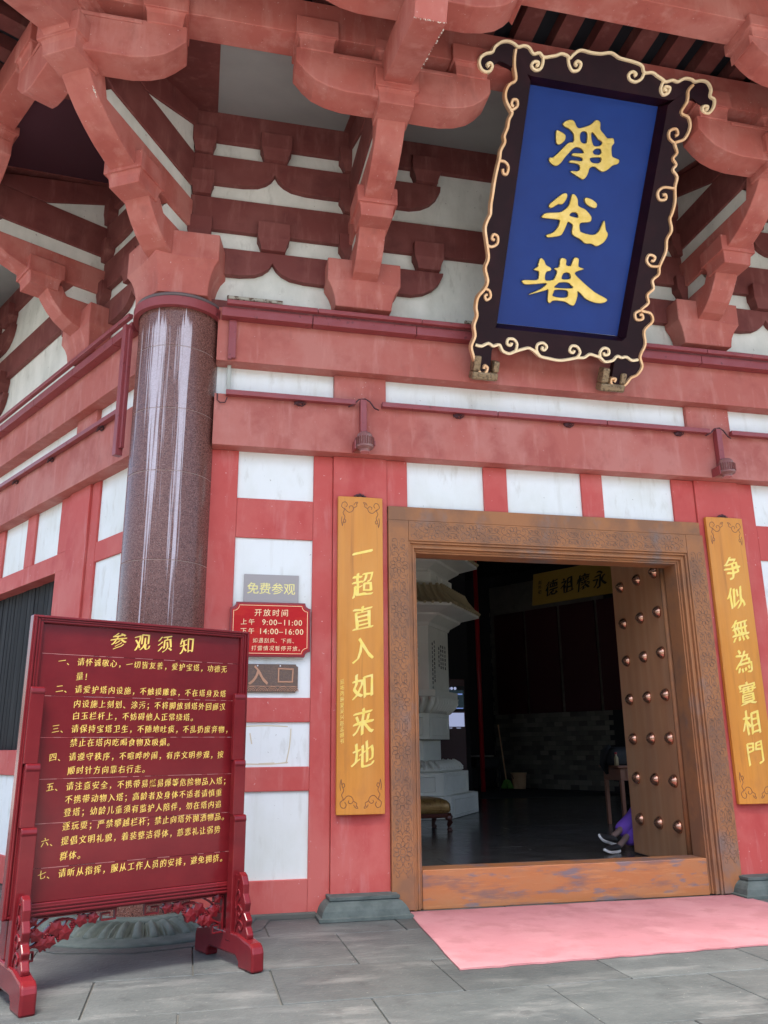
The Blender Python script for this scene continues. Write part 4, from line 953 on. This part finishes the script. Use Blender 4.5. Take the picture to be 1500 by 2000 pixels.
# stepped posts in front of the stiles
def spost(xs):
    for (z0, z1, y1), (xa, xb) in zip(((1.40, 1.895, .085), (1.005, 1.398, .105), (.15, 1.003, .125)), xs):
        c = [(-.046, z0), (-.046, z1), (-.046-.012, z1+.005), (-y1+.012, z1+.005), (-y1, z1-.006), (-y1-.006, z1-.03), (-y1, z1-.045), (-y1, z0)]
        B('post', MB().prism(c, 'x', xa, xb), bv=.006)
spost(((-.012,.080),(.0,.094),(.008,.106)))
spost(((1.505,1.60),(1.515,1.61),(1.520,1.62)))
def foot(xc):
    pr = [(-.45,0),(-.24,0),(-.24,.04),(-.20,.07),(.20,.07),(.24,.04),(.24,0),(.45,0),(.45,.12),(.435,.16),(.40,.18),(.34,.19),(.22,.215),(-.22,.215),(-.34,.19),(-.40,.18),(-.435,.16),(-.45,.12)]
    B('foot', MB().prism(pr, 'x', xc-.048, xc+.048), bv=.015)
    for sg in (-1, 1):
        o = [(.05 if sg > 0 else .126,.216),(.33,.19),(.335,.22),(.30,.27),(.315,.31),(.27,.36),(.285,.42),(.25,.48),(.25,.54),(.22,.60),(.18,.62),(.155,.60),(.126,.60)]
        o = [(.126,.216)]+o[1:]
        B('brace_plate', MB().prism([(-sg*y if sg > 0 else y-.076, z) for y, z in o], 'x', xc-.026, xc+.026), bv=.008)
        if sg > 0:
            for sx in (-1, 1):
                mb = MB(); pf = lambda a, b, n: (xc+sx*(.026+n), -a, b)
                for pts in ([(.16,.25),(.20,.30),(.26,.28),(.24,.24),(.21,.26)], [(.15,.34),(.19,.40),(.24,.37),(.22,.33),(.20,.35)], [(.15,.45),(.19,.50),(.21,.46),(.19,.43)], [(.15,.22),(.17,.33),(.15,.42),(.17,.53),(.19,.57)]):
                    ribbon(mb, pts, .014, 0, .008, pf, 3)
                B('brace_carving', mb, SIGNR, 0)
foot(.055); foot(1.57)
# openwork spandrels: key fret, vine, leaves and grapes
def spandrel(x0, sg):
    mb = MB(); pl = lambda a, b, n: (x0+sg*a, -.005-n, b)
    th = -.025
    rb = lambda pts, w=.017, k=3: ribbon(mb, pts, w, th, .012, pl, k)
    rb([(.0,.215),(.0,.45)], .014, 1); rb([(.0,.447),(.60,.447)], .014, 1)
    rb([(.595,.447),(.595,.385),(.50,.385),(.50,.425),(.555,.425),(.555,.405)], .013, 1)
    rb([(.0,.20),(.075,.20),(.075,.25),(.03,.25),(.03,.225)], .013, 1)
    rb([(.02,.26),(.09,.30),(.14,.36),(.20,.41),(.28,.42),(.34,.40),(.40,.41),(.47,.42)], .018)
    rb([(.02,.33),(.06,.38),(.11,.42),(.15,.44)], .014)
    rb([(.14,.36),(.20,.33),(.24,.30)], .012); rb([(.06,.28),(.11,.27),(.15,.25)], .012)
    rb([(.28,.42),(.25,.38),(.22,.39),(.225,.41)], .009)
    def leaf_(cx, cy, r, rot):
        pts = []
        for j in range(10):
            t = rot+2*PI*j/10; rr = r*(1 if j % 2 == 0 else .72); pts.append((cx+rr*math.cos(t), cy+rr*math.sin(t)))
        pts = [(v.x, v.y) for v in crom(pts, 3, True)]
        q = [pl(a, b, .016+.004) for a, b in pts]+[pl(a, b, -.02) for a, b in pts]; cxp = [pl(cx, cy, .028)]
        nn = len(pts); mb.add(q+cxp, [(i, (i+1)%nn, 2*nn) for i in range(nn)]+[(i, (i+1)%nn, nn+(i+1)%nn, nn+i) for i in range(nn)]+[tuple(range(nn, 2*nn))])
    for cx, cy, r, rt in ((.08,.345,.045,.3),(.20,.375,.05,1.1),(.26,.34,.05,.2),(.36,.405,.045,.8),(.44,.41,.04,.1),(.12,.29,.045,2),(.05,.43,.035,.5),(.17,.30,.04,.9)): leaf_(cx, cy, r, rt)
    for cx, cy in ((.045,.37),(.15,.33),(.225,.325),(.31,.385)):
        for a, b in ((0,0),(.016,0),(-.016,0),(.008,-.014),(-.008,-.014),(0,-.028),(.008,.013),(-.008,.013)):
            p = pl(cx+a, cy+b, .008); mb.merge(MB().lathe([(.002,-.009),(.008,-.005),(.0095,0),(.008,.005),(.002,.009)], 7, p))
    B('openwork_carving', mb, SIGNR, 0)
spandrel(.112, 1); spandrel(1.512, -1)

# ================================================================ INTERIOR
FZ = .18
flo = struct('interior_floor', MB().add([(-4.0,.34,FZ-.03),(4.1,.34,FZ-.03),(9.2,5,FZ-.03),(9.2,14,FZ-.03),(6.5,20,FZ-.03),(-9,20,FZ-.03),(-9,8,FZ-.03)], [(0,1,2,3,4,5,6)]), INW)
y = .36; r_i = 0
while y < 12.5:
    x = -2.2-(.45 if r_i % 2 else 0)+ (y*.1)
    while x < 3.2+y*.38:
        me = MB().box(x+.003, x+.877, y+.003, y+.877, FZ-.02, FZ+random.uniform(-.0008,.0008))
        if x > -3.3: put('floor_tile', me, INT, flo)
        x += .88
    y += .88; r_i += 1
poly = [(4.12,.33),(9.3,5),(9.3,12.2),(8.05,14.49),(5.99,18.25),(4,20.5),(-9.4,20.5),(-9.4,8.2)]
Wd = Vector((.48,-.877,0)).normalized(); Wn = Vector((-.877,-.48,0)).normalized(); W1 = Vector((5.99,18.25,0))
Wm = Matrix(((Wd.x, -Wn.x, 0, W1.x), (Wd.y, -Wn.y, 0, W1.y), (0,0,1,0), (0,0,0,1)))   # local x along wall, y into wall
mb = MB()
for p0, p1 in zip(poly[:-1], poly[1:]):
    if p0 == (8.05,14.49): continue
    if p0 == (4.12,.33):            # unseen opening added here to let daylight into the hall
        q = [Vector(p0).lerp(Vector(p1), t) for t in (0, .12, .80, 1)]
        for a, b, za, zb in ((q[0],q[1],0,7),(q[1],q[2],4.4,7),(q[1],q[2],0,.18),(q[2],q[3],0,7)):
            mb.add([(a[0],a[1],za),(b[0],b[1],za),(b[0],b[1],zb),(a[0],a[1],zb)], [(0,1,2,3)])
        continue
    mb.add([(p0[0],p0[1],0),(p1[0],p1[1],0),(p1[0],p1[1],7),(p0[0],p0[1],7)], [(0,1,2,3)])
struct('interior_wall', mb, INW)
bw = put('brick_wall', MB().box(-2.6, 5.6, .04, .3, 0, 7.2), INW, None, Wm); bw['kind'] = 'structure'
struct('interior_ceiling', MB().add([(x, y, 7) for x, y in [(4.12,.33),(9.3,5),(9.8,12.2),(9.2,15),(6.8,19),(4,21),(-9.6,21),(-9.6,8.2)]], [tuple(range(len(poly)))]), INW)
nb = 0; rest = MB()
bme = [MB().box(.003, .297-.0, 0, .05, .003, .137).mesh('brick', INBR) for _ in range(1)]
z = FZ; r_i = 0
while z < 6.6:
    x = -2.3-(.15 if r_i % 2 else 0)
    while x < 4.3:
        inview = z < 2.45 and -.55 < x < 4.1
        d = random.uniform(-.012, .008)
        if inview and nb < 295 and (r_i*31+int(x*10)) % 1 == 0:
            o = link('brick', bme[0], bw); o.matrix_local = T(x, d-.01, z); nb += 1
        else: rest.box(x+.003, x+.297, d-.01, d+.04, z+.003, z+.137)
        x += .3
    z += .14; r_i += 1
o = put('brick_courses', rest, INBR, bw); o['kind'] = 'stuff'
for i, (xa, xb) in enumerate(((.15,1.42),(1.47,2.76),(2.83,4.14),(4.2,5.4))):
    o = put('maroon_wall_panel', MB().box(xa+.03, min(xb, 5.4)-.02, -.09, -.03, 2.42, 5.65), DPAN, None, Wm, .01)
    tag(o, ['tall maroon wall panel nearest the red pole', 'tall maroon wall panel beside the one nearest the red pole', 'tall maroon wall panel under the ochre board', 'tall maroon wall panel mostly hidden by the door leaf'][i], 'wall panel', 'maroon panels on the brick wall')
# ochre board with brush writing, tipped forward
gbM = Wm @ T(2.93, -1.5, 5.50) @ Matrix.Rotation(R_(-8), 4, 'X')
gb = thing('calligraphy_board', 'ochre board with black brush characters high on the inner brick wall', 'hanging board', gbM)
put('board', MB().box(0, 2.85, 0, .06, 0, .98), SIGNY, gb, bevel=.01)
mb = MB(); GP = lambda a, b, n: (a, -.001-n, b)
for i, ch in enumerate('德祖懷永'): text(mb, ch, .72+i*.56, .46, .52, GP, 0, .004, off=-.006, sx=.9, shear=.16, rough=.10, nib=(.032,.012))
for i, ch in enumerate('赵朴初'): text(mb, ch, .28, .68-i*.15, .13, GP, 0, .004, off=.01, rough=.06)
put('lettering', mb, INK, gb)
put('hanger', MB().box(.3, .4, .06, 1.5, .85, .9).box(2.4, 2.5, .06, 1.5, .85, .9), DRED, gb)
t = put('red_pole', MB().lathe([(.07,.18),(.07,6.98)], 16, (4.61,15.8,0)), REDP, smooth=True); tag(t, 'slim dark red pole standing in the hall left of the maroon panels', 'pole')
t = put('black_partition', MB().box(2.4, 4.3, 15.9, 16.0, .18, 6.9), INW); tag(t, 'black partition behind the stone pagoda', 'partition')

# stone pagoda
sp = thing('stone_pagoda', 'pale carved stone miniature pagoda standing inside the doorway', 'stone pagoda', T(.21, 8.91, 0) @ RZ(-4.5))
def hexl(prof, n=6): return MB().lathe(prof, n)
def SP(name, prof, mt=MARB, n=6, bv=.012): return put(name, hexl(prof, n), mt, sp, bevel=bv)
SP('plinth_course', [(1.84,.185),(1.84,.58)]); SP('plinth_course', [(1.65,.582),(1.65,.99)])
SP('lotus_course', [(1.50,.992),(1.56,1.03),(1.53,1.08),(1.38,1.15),(1.36,1.20)])
SP('waist', [(1.09,1.15),(1.09,1.59)]); SP('box_course', [(1.28,1.6),(1.28,2.10)])
SP('bowl_course', [(1.28,2.105),(1.33,2.16),(1.41,2.26),(1.45,2.36),(1.46,2.40),(1.48,2.41),(1.48,2.53)])
SP('shaft', [(1.30,2.532),(1.30,3.79)])
for z0 in (0, 1.08):
    SP('eave_course', [(1.32+.0,3.79+z0),(1.36,3.86+z0),(1.58,3.98+z0),(1.60,4.02+z0),(2.0,4.11+z0),(2.0,4.17+z0)])
    SP('roof_tiles', [(2.03,4.172+z0),(1.88,4.27+z0),(1.75,4.42+z0),(1.68,4.56+z0),(1.40,4.60+z0)], TILEY)
SP('neck', [(1.42,4.60),(1.42,4.87)])
SP('shaft', [(1.25,5.68),(1.25,6.9)])
for kf in range(6):
    a0, a1 = R_(60*kf), R_(60*kf+60)
    if kf in (1, 2): continue
    def on(r, t, out, z):
        p = Vector((r*math.cos(a0), r*math.sin(a0)))*(1-t)+Vector((r*math.cos(a1), r*math.sin(a1)))*t
        nn = Vector((math.cos((a0+a1)/2), math.sin((a0+a1)/2))); p += nn*out; return (p.x, p.y, z)
    # tile ends along the eaves and ridges up the roof
    for z0 in (0, 1.08):
        for j in range(13):
            t = (j+.5)/13; c = on(2.02, t, .01, 4.15+z0)
            tl = MB().tube([on(2.05, t, 0, 4.165+z0), on(1.9, .5+(t-.5)*1.0, 0, 4.28+z0), on(1.77, t, 0, 4.43+z0), on(1.69, t, 0, 4.58+z0)], .035, 6)
            put('roof_tile', tl, TILEY, sp)
    mb = MB()
    for j in range(9):
        t = (j+.5)/9
        mb.tube([on(1.47, t, .0, 2.40), on(1.44, t, .02, 2.30), on(1.36, t, .02, 2.2), on(1.29, t, 0, 2.12)], .05, 6)
        mb.tube([on(1.37, t, .0, 1.18), on(1.46, t, .02, 1.12), on(1.52, t, .02, 1.05)], .05, 6)
    put('lotus_petals', mb, MARB, sp, smooth=True)['kind'] = 'stuff'
    for r, z0, z1 in ((1.84,.25,.51),(1.65,.65,.92),(1.28,1.68,2.02)):
        ww = .40
        c = [on(r, .5-ww, .004, z0), on(r, .5+ww, .004, z0), on(r, .5+ww, .004, z1), on(r, .5-ww, .004, z1)]
        put('carved_border', MB().tube(c+[c[0]], .012, 4), MARB, sp)
    mb = MB()
    for ci, (t, zt, cnt) in enumerate(((.18,3.45,14),(.28,3.5,10),(.5,3.4,5),(.6,3.45,6),(.7,3.45,6),(.82,3.45,6))):
        for j in range(cnt):
            zc = zt-j*.085; text(mb, '佛法僧塔光净德善心明慧定戒福'[(j*5+ci*3) % 14], 0, 0, .065, lambda a, b, n: on(1.30, t+a/1.30, .002+n, zc+b), 0, .003)
    put('carved_inscription', mb, INK, sp)
    mb = MB()
    for j in range(3):
        t = .25+.25*j
        mb.tube([on(1.42,t-.06,.0,4.62), on(1.42,t-.055,.0,4.74), on(1.42,t,.0,4.84), on(1.42,t+.055,.0,4.74), on(1.42,t+.06,.0,4.62)], .014, 5)
    put('carved_niche', mb, MARB, sp)
t = thing('altar_lamp', 'small glowing red altar lamp on the ledge of the stone pagoda', 'lamp', T(.0, 7.55, 2.53))
put('lamp_shade', MB().lathe([(.03,.10),(.085,.13),(.09,.2),(.05,.25),(.01,.26)], 16), LAMPR, t, smooth=True); put('lamp_stand', MB().lathe([(.07,0),(.03,.03),(.02,.10),(.03,.10)], 12), DWOOD, t)

# kneeling stool
st = thing('kneeling_stool', 'low stool with a gold brocade cushion and dark carved legs just inside the doorway', 'stool', T(-.10, 5.5, FZ) @ RZ(8))
def cushion(hx, hy, z0, h):
    rings = []
    for zz, s_ in ((0,.93),(.03,.985),(.09,1.0),(.15,.97),(.2,.88),(.235,.68),(.25,.35)):
        rings.append([(hx*s_*math.copysign(abs(math.cos(t))**.28, math.cos(t)), hy*s_*math.copysign(abs(math.sin(t))**.28, math.sin(t)), z0+zz*h/.25) for t in [2*PI*(i+.5)/40 for i in range(40)]])
    return MB().loft(rings)
put('cushion', cushion(.46, .36, .27, .24), GILT, st, smooth=True)
put('piping', MB().tube([(.455*math.copysign(abs(math.cos(t))**.28, math.cos(t)), .355*math.copysign(abs(math.sin(t))**.28, math.sin(t)), .325) for t in [2*PI*(i+.5)/40 for i in range(41)]], .012, 6), GILT, st)
put('apron', MB().box(-.43, .43, -.33, .33, .20, .27), DWOOD, st, bevel=.02)
for sx in (-1, 1):
    for sy in (-1, 1):
        x, y = sx*.385, sy*.285
        put('leg', MB().tube([(x,y,.24),(x+sx*.03,y+sy*.02,.19),(x+sx*.035,y+sy*.03,.14),(x+sx*.01,y+sy*.01,.08),(x+sx*.01,y+sy*.01,.04),(x+sx*.035,y+sy*.03,.025),(x+sx*.04,y+sy*.03,.0)], .04, 10, [.065,.06,.045,.03,.032,.045,.04]), DWOOD, st, smooth=True)

# information kiosk
kM = T(2.05, 11.3, FZ)
ki = thing('information_kiosk', 'dark red information kiosk with a lit screen behind the stone pagoda', 'kiosk', kM)
put('cabinet', MB().box(-.35, .62, .02, .25, 0, 2.85), mat('kiosk_red', (.045,.004,.008), .5), ki, bevel=.01)
put('screen', MB().box(.14, .585, .012, .019, 1.73, 2.05), SCRW, ki)
put('screen_frame', MB().box(-.30, .60, .0, .018, 2.1, 2.68), BLACK, ki)
put('picture', MB().box(-.28, .58, -.004, -.001, 2.14, 2.58), SCRD, ki)
put('light_bar', MB().box(.30, .55, -.008, -.005, 2.47, 2.50).box(.12, .56, -.008, -.005, 2.145, 2.165), SCRB, ki)
mb = MB()
for i in range(3): mb.lathe([(.001,0),(.03,.001),(.03,.006),(.001,.007)], 10).xf(Matrix.Identity(4))
dots = MB()
for i in range(3): dots.merge(MB().lathe([(.001,0),(.035,.001),(.035,.006),(.001,.007)], 10), T(.20+i*.085, 0, 2.62) @ Matrix.Rotation(PI/2, 4, 'X'))
put('icon_row', dots, SCRW, ki)
put('caption', MB().box(.18, .28, .008, .0115, 1.69, 1.705).box(.38, .49, .008, .0115, 1.69, 1.705), SCRW, ki)

# bucket, mop, covered trolley
bk = thing('bucket', 'tan plastic bucket standing against the inner brick wall', 'bucket', T(6.15, 16.9, FZ))
put('pail', MB().loft([[(r*math.cos(2*PI*i/28), r*math.sin(2*PI*i/28), z) for i in range(28)] for r, z in ((.19,0),(.205,.1),(.235,.44),(.25,.45),(.25,.47),(.235,.47),(.2,.06))], True, True), BUCK, bk, smooth=True)
put('handle', MB().tube([(.24*math.cos(t), -.02-.22*math.sin(t)*.3-.2*abs(math.sin(t))*.3, .42-.22*math.sin(t)) for t in [j*PI/12 for j in range(13)]], .008, 6), BLACK, bk)
mo = thing('mop', 'mop with a pale stick and green head leaning beside the bucket', 'mop', T(5.75, 16.9, FZ))
put('stick', MB().tube([(0,0,.15),(-.16,.1,1.9)], .022, 8), BUCK, mo)
mb = MB()
for i in range(60):
    a = random.uniform(0, 2*PI); r = random.uniform(.05,.2); mb.tube([(0,0,.28),(.5*r*math.cos(a), .5*r*math.sin(a), .24),(r*math.cos(a), r*math.sin(a), .02)], .012, 4)
put('mop_head', mb, MOPG, mo)
tr = thing('covered_chair', 'black covered chair in the dark between the kiosk and the mop', 'chair', T(4.9, 16.3, FZ))
put('seat', MB().box(-.4, .35, -.3, .3, .62, .95), BLACK, tr, bevel=.08); put('back', MB().box(-.4, .35, .22, .34, .95, 1.0), GREYP, tr, bevel=.03)
for sx in (-.36, .31):
    for sy in (-.26, .26): put('leg', MB().box(sx-.02, sx+.02, sy-.02, sy+.02, 0, .63), BLACK, tr)

# side table with a dark bag, behind the door leaf
ta = thing('side_table', 'brown wooden side table half hidden behind the copper door leaf', 'table', T(3.25, 5.0, FZ))
put('table_top', MB().box(-.06, 1.2, -.05, .65, .92, .96), BWOOD, ta, bevel=.01); put('apron', MB().box(.0, 1.12, .0, .6, .72, .919), BWOOD, ta, bevel=.008)
put('drawer', MB().box(.10, .5, -.015, -.001, .75, .89), BWOOD, ta, bevel=.006)
for x in (.0, 1.06):
    for y in (.0, .54): put('leg', MB().box(x, x+.06, y, y+.06, 0, .719), BWOOD, ta, bevel=.006)
bg_ = put('black_bag', cushion(.28, .2, 0, .30), BLACK, None, T(3.42, 5.25, FZ+.961), smooth=True); tag(bg_, 'soft black bag lying on the side table', 'bag')
co = put('dark_coat', MB().tube([(3.17,5.3,1.0),(3.12,5.3,1.15),(3.16,5.3,1.35),(3.25,5.3,1.46)], .07, 8, [.03,.08,.09,.03]), BLACK, smooth=True); tag(co, 'dark cloth hanging over the edge of the side table', 'cloth')
bo = thing('bottle', 'small amber capped bottle standing beside the bag', 'bottle', T(3.22, 5.05, FZ+.961))
put('glass', MB().lathe([(.035,0),(.035,.12),(.015,.16),(.015,.18)], 12), TILEY, bo, smooth=True); put('cap', MB().lathe([(.02,.18),(.02,.21)], 10), REDP, bo)

# ---- seated visitor, only the crossed feet and trouser hems show past the leaf
se = thing('wooden_seat', 'plain wooden seat behind the door leaf under the seated visitor', 'seat', T(2.73, 2.52, FZ))
put('seat', MB().box(-.26, .26, -.24, .24, .40, .44), BWOOD, se, bevel=.01)
for x in (-.23, .19):
    for y in (-.21, .17): put('leg', MB().box(x, x+.04, y, y+.04, 0, .40), BWOOD, se)
pe = thing('person', 'seated visitor in purple trousers and white-soled black shoes, feet crossed beside the door leaf', 'person', T(2.73, 2.50, FZ))
def skin(name, verts, edges, mt, parent, lv=2):
    me = bpy.data.meshes.new(name); me.from_pydata([v[:3] for v in verts], edges, [])
    o = link(name, me, parent); me.materials.append(mt)
    sm = o.modifiers.new('skin', 'SKIN'); sm.use_smooth_shade = True
    for i, v in enumerate(verts):
        me.skin_vertices[0].data[i].radius = (v[3], v[4] if len(v) > 4 else v[3]); me.skin_vertices[0].data[i].use_root = (i == 0)
    ss = o.modifiers.new('sub', 'SUBSURF'); ss.levels = lv; ss.render_levels = lv
    return o
# coordinates relative to the empty: the visitor faces -x
vb = [(0,0,.50,.15),(-.02,0,.68,.14),(-.03,0,.88,.16),(-.03,0,1.02,.12),(-.04,0,1.10,.055),(-.05,0,1.20,.05),(-.06,0,1.28,.10),(-.06,0,1.38,.10),(-.06,0,1.43,.06),
      (-.03,-.19,1.0,.065),(-.06,-.23,.78,.05),(-.28,-.14,.64,.038),(-.03,.19,1.0,.065),(-.06,.23,.78,.05),(-.28,.13,.64,.038)]
eb = [(0,1),(1,2),(2,3),(3,4),(4,5),(5,6),(6,7),(7,8),(3,9),(9,10),(10,11),(3,12),(12,13),(13,14)]
skin('body', vb, eb, SKIN, pe)
skin('shirt', [(0,0,.47,.165),(-.02,0,.68,.16),(-.03,0,.88,.178),(-.03,0,1.03,.13),(-.03,-.19,1.01,.08),(-.06,-.225,.82,.07),(-.03,.19,1.01,.08),(-.06,.225,.82,.07)], [(0,1),(1,2),(2,3),(3,4),(4,5),(3,6),(6,7)], PURP, pe)
skin('trousers', [(0,0,.50,.15),(-.10,-.10,.50,.105),(-.48,-.10,.52,.085),(-.80,-.34,.27,.10),(-1.04,-.43,.11,.11),(-.10,.10,.50,.105),(-.50,.06,.55,.085),(-.86,-.30,.36,.10),(-1.12,-.41,.22,.10)], [(0,1),(1,2),(2,3),(3,4),(0,5),(5,6),(6,7),(7,8)], PURP, pe)
skin('sock', [(-1.0,-.44,.20,.040),(-1.12,-.50,.12,.038),(-1.20,-.53,.075,.040)], [(0,1),(1,2)], SOCK, pe)
skin('sock', [(-1.06,-.41,.29,.040),(-1.17,-.46,.22,.038),(-1.25,-.50,.20,.040)], [(0,1),(1,2)], SOCK, pe)
def shoe(M):
    s_ = empty('shoe', M, None); s_.parent = pe; s_.matrix_local = M
    def ring(x, hw, zb, zt, n=14):
        return [(x, hw*math.cos(2*PI*i/n), (zb+zt)/2+(zt-zb)/2*math.sin(2*PI*i/n)) for i in range(n)]
    put('upper', MB().loft([ring(-.02,.012,.03,.05),ring(0,.034,.015,.085),(ring(.05,.038,.01,.09)),ring(.12,.044,.01,.075),ring(.18,.047,.01,.06),ring(.23,.038,.012,.048),ring(.262,.014,.018,.035)]), BLACK, s_, smooth=True)
    out = [(-.032,0),(-.02,.030),(.03,.040),(.09,.038),(.16,.052),(.21,.049),(.255,.030),(.275,0)]
    pts = out+[(x, -y) for x, y in reversed(out[1:-1])]
    rings = []
    for zz, s2 in ((-.012,.93),(-.004,1),(.012,1.0),(.020,.96)):
        rings.append([(.12+(x-.12)*s2, y*s2, zz+(.018*max(0,(x-.17)/.1)**2)+(.008 if x < .02 else 0)) for x, y in pts])
    put('sole', MB().loft(rings), RUBW, s_, smooth=False)
def frame(o, toe, up):
    x = (Vector(toe)-Vector(o)).normalized(); z = Vector(up); y = z.cross(x).normalized(); z = x.cross(y)
    M = Matrix((x, y, z)).transposed().to_4x4(); M.translation = Vector(o); return M
shoe(frame((-1.20,-.52,.020), (-1.42,-.62,.035), (.05,-.25,1)))
shoe(frame((-1.24,-.49,.115), (-1.47,-.56,.20), (.30,-.62,.8)))
skin('hand', [(-.28,-.14,.64,.032),(-.36,-.11,.62,.034,.018),(-.41,-.10,.60,.012),(-.44,-.10,.585,.008),(-.41,-.125,.605,.012),(-.445,-.13,.59,.008),(-.41,-.075,.60,.012),(-.44,-.07,.585,.008),(-.40,-.055,.605,.010),(-.42,-.05,.59,.007),(-.33,-.07,.62,.012),(-.36,-.04,.61,.009)], [(0,1),(1,2),(2,3),(1,4),(4,5),(1,6),(6,7),(1,8),(8,9),(0,10),(10,11)], SKIN, pe, 1)
skin('hand', [(-.28,.13,.64,.032),(-.36,.10,.62,.034,.018),(-.41,.09,.60,.012),(-.44,.09,.585,.008),(-.41,.115,.605,.012),(-.445,.12,.59,.008),(-.41,.065,.60,.012),(-.44,.06,.585,.008),(-.40,.045,.605,.010),(-.42,.04,.59,.007),(-.33,.06,.62,.012),(-.36,.03,.61,.009)], [(0,1),(1,2),(2,3),(1,4),(4,5),(1,6),(6,7),(1,8),(8,9),(0,10),(10,11)], SKIN, pe, 1)
put('hair', MB().loft([[(-.045+r*math.cos(2*PI*i/20)*1.05, r*math.sin(2*PI*i/20), z) for i in range(20)] for r, z in ((.06,1.25),(.10,1.30),(.118,1.37),(.108,1.44),(.07,1.49),(.01,1.51))]).xf(T(.025,0,0)), HAIR, pe, smooth=True)
for sy in (-1, 1): put('eye', MB().lathe([(.001,-.012),(.010,-.006),(.012,0),(.010,.006),(.001,.012)], 8, (-.150, sy*.034, 1.345)), INK, pe)
put('nose', MB().tube([(-.158,0,1.345),(-.178,0,1.31),(-.165,0,1.30)], .010, 6), SKIN, pe, smooth=True)
put('mouth', MB().box(-.168, -.155, -.022, .022, 1.268, 1.276), REDP, pe)
